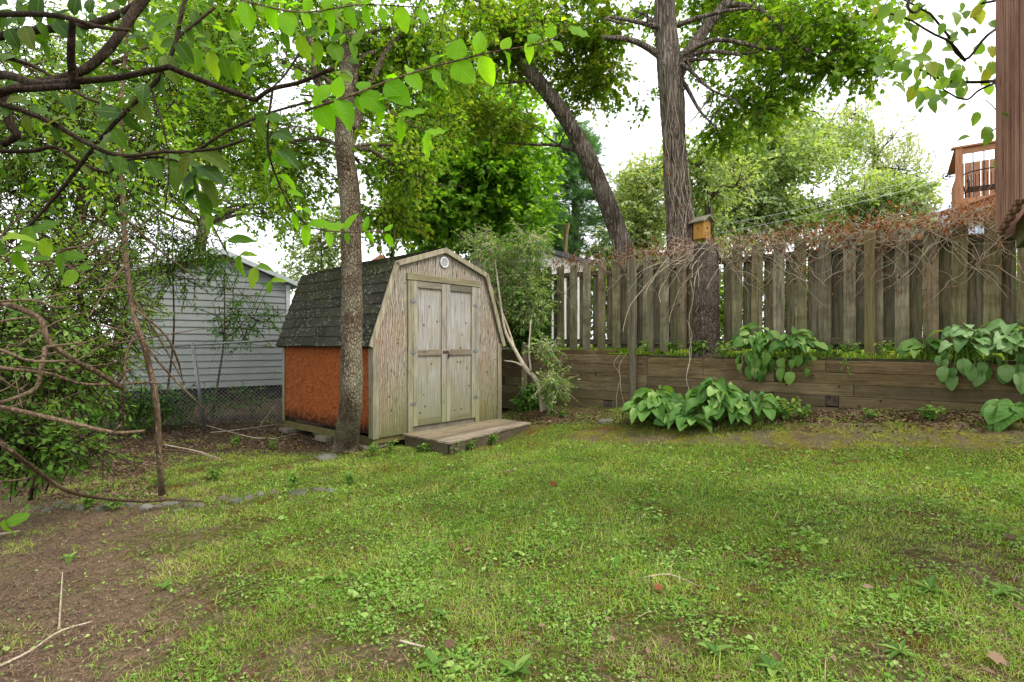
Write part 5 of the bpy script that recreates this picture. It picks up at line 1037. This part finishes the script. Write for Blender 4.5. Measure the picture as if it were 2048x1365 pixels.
fb = at(-120, 900, 2.2); fb[2] = float(gz(fb[0], fb[1]))
t = thing('foreground_shrub', 'large dark limbed shrub reaching across the upper left foreground', 'shrub', fb)
mb = MB(); ml = MB(); md = MB(); my = MB()
def fbranch(pts, w0, w1, mbx=mb):
    P = ats(pts); n = len(P); r = [((w0 + (w1 - w0) * k / (n - 1)) / 2) / FPX * pts[k][2] for k in range(n)]; mbx.tube(P, r, 9, None, .06, 0, len(pts)); return np.array(P)
BR = [([(-120, 180, 1.5), (0, 150, 1.3), (70, 168, 1.25), (150, 163, 1.2), (240, 155, 1.2), (338, 134, 1.2)], 18, 11), ([(338, 134, 1.2), (420, 168, 1.22), (515, 202, 1.22)], 12, 9), ([(512, 200, 1.22), (545, 178, 1.2), (600, 165, 1.2), (668, 136, 1.2)], 8, 8),
      ([(-60, 185, 1.2), (60, 178, 1.22), (150, 172, 1.2)], 13, 12), ([(152, 178, 1.2), (142, 120, 1.17), (145, 36, 1.12)], 17, 12), ([(330, -60, 1.8), (272, 20, 1.75), (215, 100, 1.7), (150, 150, 1.65), (20, 180, 1.6), (-100, 230, 1.6)], 20, 15),
      ([(-80, 90, 1.9), (60, 62, 1.85), (180, 50, 1.8), (280, 5, 1.8), (320, -60, 1.8)], 17, 13), ([(-60, 190, 1.4), (80, 235, 1.4), (180, 290, 1.4), (245, 313, 1.4), (330, 303, 1.4), (388, 303, 1.4), (455, 262, 1.4), (540, 226, 1.4), (655, 195, 1.4)], 11, 4),
      ([(388, 303, 1.4), (440, 296, 1.4), (490, 280, 1.4)], 6, 5), ([(-60, 300, 1.7), (60, 303, 1.7), (110, 294, 1.7), (160, 325, 1.7), (215, 346, 1.7), (250, 322, 1.7), (335, 316, 1.7), (380, 345, 1.65), (400, 395, 1.6), (420, 440, 1.6), (450, 500, 1.55)], 9, 3),
      ([(390, -60, 1.5), (365, 20, 1.5), (350, 90, 1.5), (318, 155, 1.5), (260, 215, 1.5), (200, 280, 1.5), (130, 370, 1.5), (60, 450, 1.5), (20, 485, 1.5)], 8, 7), ([(545, 182, 1.2), (537, 240, 1.2), (536, 300, 1.2), (555, 360, 1.2), (585, 420, 1.2), (620, 455, 1.2)], 5, 3),
      ([(300, 170, 1.5), (325, 250, 1.5), (338, 330, 1.5), (330, 420, 1.5)], 4, 2), ([(-60, 30, 1.7), (100, 30, 1.6), (200, 55, 1.6), (260, 60, 1.6)], 12, 6), ([(10, 190, 1.7), (20, 250, 1.7), (35, 270, 1.7), (5, 290, 1.7)], 18, 12),
      ([(-80, 100, 2), (60, 130, 2), (180, 200, 2), (300, 230, 2.1)], 9, 4), ([(430, 15, 1.5), (400, 40, 1.5), (350, 85, 1.5), (335, 140, 1.5)], 6, 4), ([(610, 90, 1.6), (570, 150, 1.6), (545, 175, 1.6)], 5, 3)]
for q, a_, b in BR: fbranch(q, a_, b)
mb.tube([fb, fb + [-.05, .1, .9], at(-120, 180, 1.5)], [.05, .045, .02], 8, .1)
part('branch', mb, M['twig_dark'], t, True, True)
mb2 = MB()
def leafy(pts, L, n, sd=0, ml=ml, face=.75, both=True, dr=.35, w_=1.0, t0=.05):
    """opposite leaves along a twig, hanging in its plane and turned to the light from above"""
    P = np.array(ats(pts)); L_ = np.r_[0, np.cumsum(np.linalg.norm(np.diff(P, axis=0), axis=1))]
    for k in range(n):
        tt = (t0 + (1 - t0) * k / max(n - 1, 1)) * L_[-1]; p = np.array([np.interp(tt, L_, P[:, i]) for i in range(3)]); i = min(np.searchsorted(L_, tt), len(P) - 1); T = unit(P[i] - P[max(i - 1, 0)])
        up = np.array([0, 0, 1.]); sdv = unit(up - T * np.dot(up, T))
        for sg in ((1, -1) if both else (1 if k % 2 else -1,)):
            X = T * rng.uniform(.25, .7) + sdv * sg * rng.uniform(.7, 1) + [0, rng.normal(0, .3), -dr * .5]; Z = np.array([rng.normal(0, .25), -face, .55]) + rng.normal(0, .18, 3); s_ = L * rng.uniform(.6, 1.2) * (1 - .35 * (k / n) ** 3)
            ml.scatter(T_NEARS[rng.integers(0, 3)], (p + rng.normal(0, .003, 3))[None], X[None], Z[None], np.array([[s_, s_ * w_, s_]]))
main = [(610, 222, 1.22), (700, 192, 1.2), (770, 165, 1.2), (850, 138, 1.2), (920, 120, 1.2), (985, 104, 1.2), (1060, 92, 1.2), (1110, 75, 1.2), (1140, 50, 1.2)]
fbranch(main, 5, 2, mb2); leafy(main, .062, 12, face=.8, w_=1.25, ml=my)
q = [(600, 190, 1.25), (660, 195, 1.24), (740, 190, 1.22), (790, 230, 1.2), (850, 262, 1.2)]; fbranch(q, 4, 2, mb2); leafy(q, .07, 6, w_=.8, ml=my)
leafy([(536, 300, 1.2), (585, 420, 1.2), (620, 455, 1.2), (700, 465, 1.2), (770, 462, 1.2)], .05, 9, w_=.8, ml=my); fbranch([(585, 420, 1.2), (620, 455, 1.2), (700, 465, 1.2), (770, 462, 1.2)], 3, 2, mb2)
leafy([(400, 395, 1.6), (430, 450, 1.55), (470, 500, 1.55), (540, 560, 1.55)], .07, 7, ml=ml, w_=.75)
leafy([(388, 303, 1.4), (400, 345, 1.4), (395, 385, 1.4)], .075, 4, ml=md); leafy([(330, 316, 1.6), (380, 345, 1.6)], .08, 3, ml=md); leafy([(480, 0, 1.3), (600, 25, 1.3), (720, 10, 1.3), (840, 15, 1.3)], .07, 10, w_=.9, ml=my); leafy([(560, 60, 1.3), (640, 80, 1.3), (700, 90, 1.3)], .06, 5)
fbranch([(480, 0, 1.3), (600, 25, 1.3), (720, 10, 1.3), (840, 15, 1.3)], 4, 2, mb2)
leafy([(60, 450, 1.5), (110, 490, 1.5), (150, 540, 1.5)], .07, 4, ml=ml); leafy([(0, 480, 1.4), (60, 520, 1.4)], .07, 3)
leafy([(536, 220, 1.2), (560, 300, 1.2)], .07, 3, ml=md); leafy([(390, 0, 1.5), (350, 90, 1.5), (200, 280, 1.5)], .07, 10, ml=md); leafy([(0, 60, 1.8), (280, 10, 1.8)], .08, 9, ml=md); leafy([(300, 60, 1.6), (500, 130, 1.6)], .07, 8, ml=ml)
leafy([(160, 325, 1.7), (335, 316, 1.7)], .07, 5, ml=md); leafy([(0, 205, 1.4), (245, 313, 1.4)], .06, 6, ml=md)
def cloud(ml, u0, u1, v0, v1, d0, d1, n, L):
    P = np.array([at(rng.uniform(u0, u1), rng.uniform(v0, v1), rng.uniform(d0, d1)) for _ in range(n)]); keep = snoise(P, 3.0, 2.2) > -.2; P = P[keep]; n = len(P)
    for q_ in range(3):
        Q = P[q_::3]; m_ = len(Q); ml.scatter(T_NEARS[q_], Q, rng.normal(0, 1, (m_, 3)) * [1, .7, .6] + [.3, 0, -.4], np.array([0, -.5, .7]) + rng.normal(0, .4, (m_, 3)), L * rng.uniform(.5, 1.2, m_))
cloud(md, -150, 420, -80, 210, 1.9, 3.4, 560, .065); cloud(ml, 250, 720, -80, 160, 2.0, 3.6, 460, .06); cloud(md, -120, 260, 180, 520, 2.6, 3.8, 380, .055); cloud(ml, 60, 480, 180, 420, 3, 4.2, 420, .05)
leafy([(-30, 1020, 1.3), (0, 1035, 1.3), (10, 1040, 1.3)], .05, 2)
part('young_twig', mb2, M['twig_brown'], t, True, True); part('foliage', ml, M['leaf_near'], t, True, True); part('backlit_foliage', my, M['leaf_backlit'], t, True, True, label='leaves on the outer twigs coloured brighter as if backlit'); part('shaded_foliage', md, M['leaf_near_shaded'], t, True, True, label='inner leaves with shade put into their deeper green')
# lower bare branches of a second shrub at the left edge
fb2 = at(-150, 860, 2.6); fb2[2] = float(gz(fb2[0], fb2[1])); t = thing('bare_branch_shrub', 'shrub with long bare brown branches poking in low at left', 'shrub', fb2); mb = MB()
for q, a_, b in (([(-120, 790, 2.3), (0, 885, 2.3), (60, 932, 2.6), (130, 980, 3.1), (200, 996, 3.8), (290, 1003, 4.4), (330, 1000, 4.5)], 10, 6), ([(-120, 800, 2.2), (0, 815, 2.2), (100, 836, 2.2), (200, 860, 2.3), (240, 866, 2.3), (288, 862, 2.3)], 11, 5), ([(-120, 580, 2.4), (0, 605, 2.4), (80, 638, 2.4), (95, 680, 2.4), (150, 722, 2.5), (200, 748, 2.6), (246, 778, 2.7)], 12, 9),
                ([(92, 694, 2.4), (82, 740, 2.4), (70, 778, 2.4), (0, 806, 2.3), (-60, 820, 2.3)], 9, 7), ([(92, 694, 2.4), (130, 690, 2.4), (180, 684, 2.5)], 7, 3), ([(-80, 710, 2.6), (0, 735, 2.6), (100, 748, 2.6), (160, 768, 2.7), (225, 770, 2.8)], 8, 5), ([(-80, 690, 2.2), (0, 700, 2.2), (60, 722, 2.3), (150, 722, 2.5)], 6, 5),
                ([(230, 775, 2.7), (250, 745, 2.7), (262, 738, 2.8)], 7, 4), ([(240, 770, 2.7), (290, 765, 2.8), (318, 768, 2.8)], 5, 3), ([(-60, 610, 2), (60, 600, 2), (110, 615, 2), (150, 612, 2)], 5, 3), ([(-60, 655, 2), (20, 640, 2), (60, 635, 2)], 6, 3), ([(225, 868, 2.3), (240, 850, 2.3)], 5, 3), ([(246, 778, 2.7), (246, 830, 2.8), (248, 880, 2.9)], 6, 3),
                ([(150, 985, 3.3), (160, 975, 3.3)], 6, 4), ([(-60, 970, 3), (40, 960, 3.1), (60, 955, 3.1)], 5, 3), ([(320, 998, 4.5), (360, 1000, 4.5), (405, 1003, 4.5)], 6, 3)): fbranch(q, a_, b, mb)
for k in range(26):
    u, v = rng.uniform(-20, 220), rng.uniform(480, 800); th = rng.uniform(-.9, .5); L = rng.uniform(60, 220); mb.tube(ats([(u, v, 3), (u + L * .5 * math.cos(th), v + L * .5 * math.sin(th) + rng.normal(0, 8), 3.1), (u + L * math.cos(th), v + L * math.sin(th), 3.2)]), [.005, .004, .002], 4)
for k in range(3): mb.tube([fb2, fb2 + [.05 * k, .05, .4], at(-120, 580 + 110 * k, 2.35)], [.03, .025, .014], 7)
part('branch', mb, M['twig_brown'], t, True, True)

# leaf branch hanging in at the top right
hb0 = at(2120, 130, 5.2); t = thing('hanging_lilac', 'heart leaved branches hanging in at the upper right against the sky', 'tree branch', hb0); mb, ml = MB(), MB()
for q, a_, b in (([(2120, 130, 5.2), (2010, 158, 4.4), (1950, 165, 3.7), (1880, 160, 3.2), (1840, 140, 3.1)], 8, 3), ([(2100, 20, 5.0), (1990, 60, 4.2), (1930, 120, 3.4), (1890, 60, 3), (1850, 20, 3), (1790, -10, 3)], 6, 3), ([(1930, 122, 3.4), (1900, 85, 3), (1860, 65, 3), (1820, 40, 3), (1780, 28, 3)], 5, 3), ([(2010, 158, 4.4), (1960, 180, 3.8), (1930, 200, 3.2), (1880, 175, 3.1), (1850, 130, 3.1)], 5, 2),
                ([(2060, 230, 4.9), (2005, 250, 4.6), (1985, 262, 4.5)], 3, 2), ([(2080, -20, 4.9), (1980, -5, 4.4), (1960, 8, 4.4), (1990, 2, 4.4)], 6, 5), ([(1830, -20, 2.6), (1815, 10, 2.6), (1828, 26, 2.6), (1850, 10, 2.6)], 6, 4), ([(2010, 240, 6), (1970, 200, 6), (1950, 215, 6), (1930, 225, 6)], 2, 1)): fbranch(q, a_, b, mb)
part('branch', mb, M['twig_dark'], t, True, True)
for (u, v, n, sx_, sy_) in ((1760, 20, 9, 35, 25), (1850, 40, 16, 45, 35), (1940, 70, 18, 40, 50), (1880, 150, 22, 45, 35), (1850, 190, 10, 25, 20), (1960, 160, 14, 30, 30), (1800, 90, 10, 25, 25), (1830, 140, 10, 25, 20), (1970, 260, 4, 14, 8), (1998, 325, 3, 5, 15), (1900, 20, 10, 50, 20)):
    far_ = 1.35 if u > 1935 else 1.0; P = np.array([at(rng.normal(u, sx_), rng.normal(v, sy_), rng.uniform(2.9, 3.4) * (1.38 if far_ > 1 else 1)) for _ in range(n)]); ml.scatter(T_LILAC, P, rng.normal(0, .5, (n, 3)) + [0, 0, -.9], np.array([0, -.8, .4]) + rng.normal(0, .4, (n, 3)), rng.uniform(.045, .09, n) * far_)
part('foliage', ml, M['leaf_lilac'], t, True, True)
